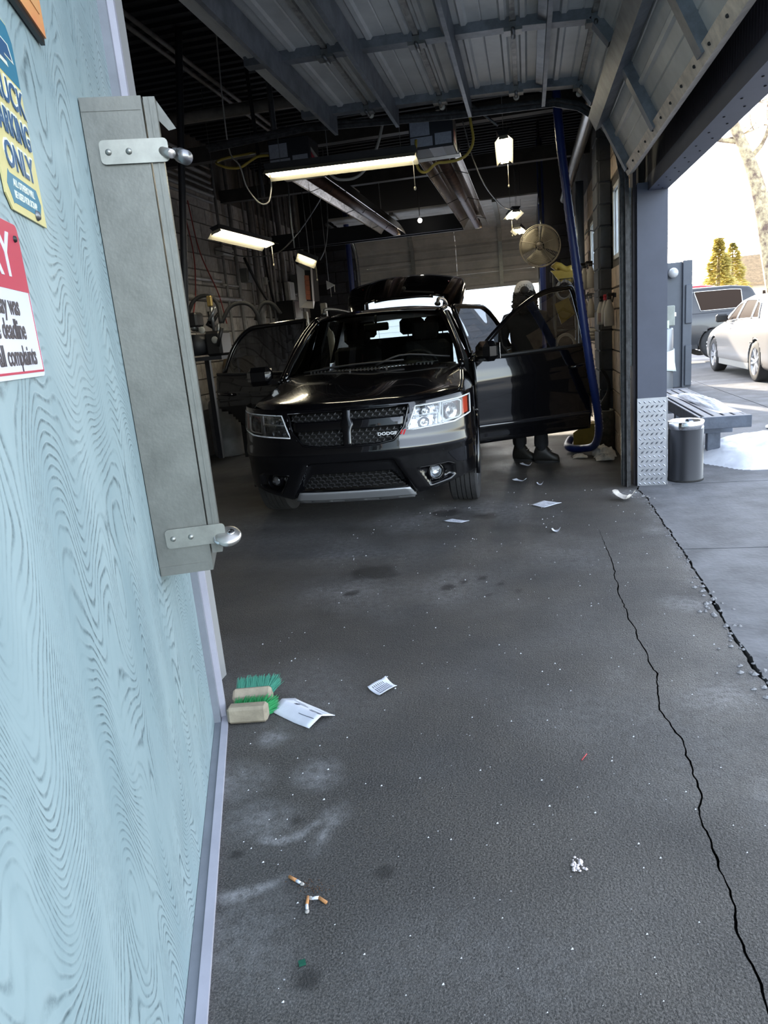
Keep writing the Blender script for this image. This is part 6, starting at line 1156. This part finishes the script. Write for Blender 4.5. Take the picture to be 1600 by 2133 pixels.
parked('sedan', 'pearl white sedan parked in the sun beyond the bench', 'car', (4.72, 17.25, 0), pi, 4.98, 1.90, M_pearl, ([0, .25, .9, 1.45, 3.9, 4.6, 4.98], [.66, .76, .90, .99, 1.04, 1.06, .96]), ([1.25, 1.6, 2.15, 2.6, 3.2, 3.8, 4.35], [.95, 1.18, 1.41, 1.47, 1.455, 1.32, 1.06]), (1.25, 4.35), (.95, 3.80), .345, SEDW, sill=M_lowg, mirror=1.)
SUVW = [((1.75, 1.95), (2.45, 2.55), .08, .88), ((2.55, 2.65), (3.30, 3.45), .08, .88), ((3.62, 3.48), (4.62, 4.60), .08, .88)]
SUVA = (5.15, 2.02)
def suv(name, label, loc, rz, paint): return parked(name, label, 'car', loc, rz, 5.15, 2.02, paint, ([0, .15, .9, 1.5, 4.9, 5.15], [.95, 1.05, 1.12, 1.16, 1.18, 1.12]), ([1.45, 2.0, 2.6, 4.4, 4.85, 5.12], [1.15, 1.62, 1.82, 1.80, 1.74, 1.20]), (1.45, 5.12), (.98, 4.0), .39, SUVW, low=.30)
suv('suv', 'charcoal grey large suv parked behind the white sedan', (.72, 21.0, 0), R(-90), M_char); bpy.data.objects['suv'].rotation_euler.z = R(-90)
suv('suv', 'red vehicle whose roof shows above the charcoal suv', (1.3, 27.0, .22), R(-90), M_redc)
def leafy(m):
    t = m.node_tree; b = t.nodes['Principled BSDF']; o = t.nodes['Material Output']; tl = t.nodes.new('ShaderNodeBsdfTranslucent'); mx = t.nodes.new('ShaderNodeMixShader'); mx.inputs[0].default_value = .5
    src = b.inputs['Base Color'].links[0].from_socket; lnk(t, src, tl.inputs[0]); lnk(t, b.outputs[0], mx.inputs[1]); lnk(t, tl.outputs[0], mx.inputs[2]); lnk(t, mx.outputs[0], o.inputs[0])
# ------------------------------------------------------------------ trees, house, far building
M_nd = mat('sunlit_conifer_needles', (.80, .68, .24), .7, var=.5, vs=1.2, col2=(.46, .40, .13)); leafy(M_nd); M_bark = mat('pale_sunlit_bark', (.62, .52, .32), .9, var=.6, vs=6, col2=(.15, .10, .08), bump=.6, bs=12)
def conifer(name, label, x, y, h, r, seed):
    t = thing(name, label, 'tree', (x, y, -.1)); rnd = random.Random(seed); MB().tube([(0, 0, 0), (0, 0, h * .95)], [.22, .03], 8).build('trunk', M_bark, t); f = MB()
    for i in range(3600):
        u = rnd.random() ** 1.25; z = h * (.06 + .94 * u); rr = r * (1 - u) ** .8 * (.35 + .65 * rnd.random() ** .5) * (1 + .18 * sin(z * 5.5)) + .05; a = rnd.uniform(0, 2 * pi); c = Vector((rr * cos(a), rr * sin(a), z)); d = Vector((cos(a), sin(a), -.25 + .3 * rnd.random())); s = .16 + .16 * rnd.random(); p = Vector((-sin(a), cos(a), rnd.uniform(-.4, .4))) * s * .6; f.add([c - p * .7, c + d * s, c + p * .7, c - d * s * .5], [(0, 1, 2, 3)])
    o = f.build('foliage', M_nd, t, recalc=False); o['kind'] = 'stuff'; return t
conifer('conifer', 'tall yellow lit conifer behind the parked suv', 10.6, 45, 5.0, 1.15, 1); conifer('conifer', 'smaller hazy conifer left of the tall one', 9.0, 52, 4.2, 1.3, 2); conifer('conifer', 'hazy conifer right of the tall one above the house', 14.6, 58, 5.6, 1.6, 3)
tt = thing('bare_tree', 'bare gnarled tree with pale bark leaning over the parking lot', 'tree', (7.6, 24, -.1)); mb = MB(); rnd = random.Random(8)
mb.tube(crv([(0, 0, 0), (-.5, 0, 2.6), (-.85, 0, 4.3), (-1.2, 0, 5.4), (-1.75, 0, 6.7), (-2.1, 0, 8.2)], 24), [.30 - .0095 * i for i in range(24)], 10); mb.build('trunk', M_bark, tt); br = MB()
def twig(p, d, L, r, dep):
    pts = [p]; q = Vector(p); dd = Vector(d).normalized()
    for k in range(4): dd = (dd + Vector((rnd.gauss(0, .22), rnd.gauss(0, .22), rnd.gauss(.05, .2)))).normalized(); q = q + dd * L / 4; pts.append(tuple(q))
    br.tube(pts, [r * (1 - .2 * k) for k in range(5)], 5)
    if dep > 0:
        for k in (1, 2, 3, 4):
            if rnd.random() < .8: twig(pts[k], (dd + Vector((rnd.gauss(0, .8), rnd.gauss(0, .8), rnd.gauss(.1, .5)))).normalized(), L * .62, r * .5, dep - 1)
for p, d in (((-.85, 0, 4.3), (1, 0, .35)), ((-1.2, 0, 5.4), (.8, .2, .8)), ((-1.4, 0, 5.9), (-1, 0, .6)), ((-1.75, 0, 6.7), (.6, 0, 1)), ((-.6, 0, 3.2), (.9, .1, .1)), ((-1.9, 0, 7.3), (-.7, .2, .8))): twig(p, d, 1.9, .085, 3)
br.build('branches', M_bark, tt)['kind'] = 'stuff'
hs = thing('house', 'tan roofed house far behind the parked cars', 'house', (22, 66, 0)); MB().box((-5, 0, 0), (9, 8, 2.6)).build('wall', mat('cream_house_wall', (.6, .52, .42), .8), hs); MB().prism([(-5.6, -.5, 2.6), (9.6, -.5, 2.6), (9.6, 4, 5.0), (-5.6, 4, 5.0)], (0, .2, .2)).prism([(-5.6, 8.5, 2.6), (9.6, 8.5, 2.6), (9.6, 4, 5.0), (-5.6, 4, 5.0)], (0, .2, .2)).build('roof', mat('tan_shingles', (.36, .24, .13), .9, var=.4, vs=4), hs)
for x in (-3, 1, 5): MB().box((x, -.04, .9), (x + 1.2, -.001, 2.1)).build('window', M_win, hs)
fb = thing('siding_building', 'white sided building seen through the half open back door', 'building', (-6, 24, 0)); M_sid = mat('white_siding', (.72, .73, .74), .6); MB().box((-9, .06, -.1), (6.2, 5, 4.2)).build('wall', mat('white_wall', (.6, .6, .6), .7), fb)
for k in range(21): MB().prism([(-9, .055, k * .2), (-9, .055, k * .2 + .2), (-9, .03, k * .2 + .2), (-9, 0, k * .2)], (15.2, 0, 0)).build('siding_board', M_sid, fb)
nb = thing('neighbour_building', 'dark grey green workshop across the front lot, behind the viewpoint', 'building', (-5, -11, 0)); MB().box((-9, -5, -.1), (8.5, 0, 8.0)).build('wall', mat('teal_grey_wall', (.055, .075, .08), .7, var=.2), nb); MB().box((-9.3, -5.3, 8.0), (8.8, .3, 8.25)).build('roof_edge', M_dark, nb)  # unseen building added to darken what the car body reflects
for k in range(3): MB().box((-7 + 5 * k, .001, 0), (-4 + 5 * k, .06, 3.0)).build('roller_door', mat('pale_roller_door', (.22, .24, .24), .5), nb)
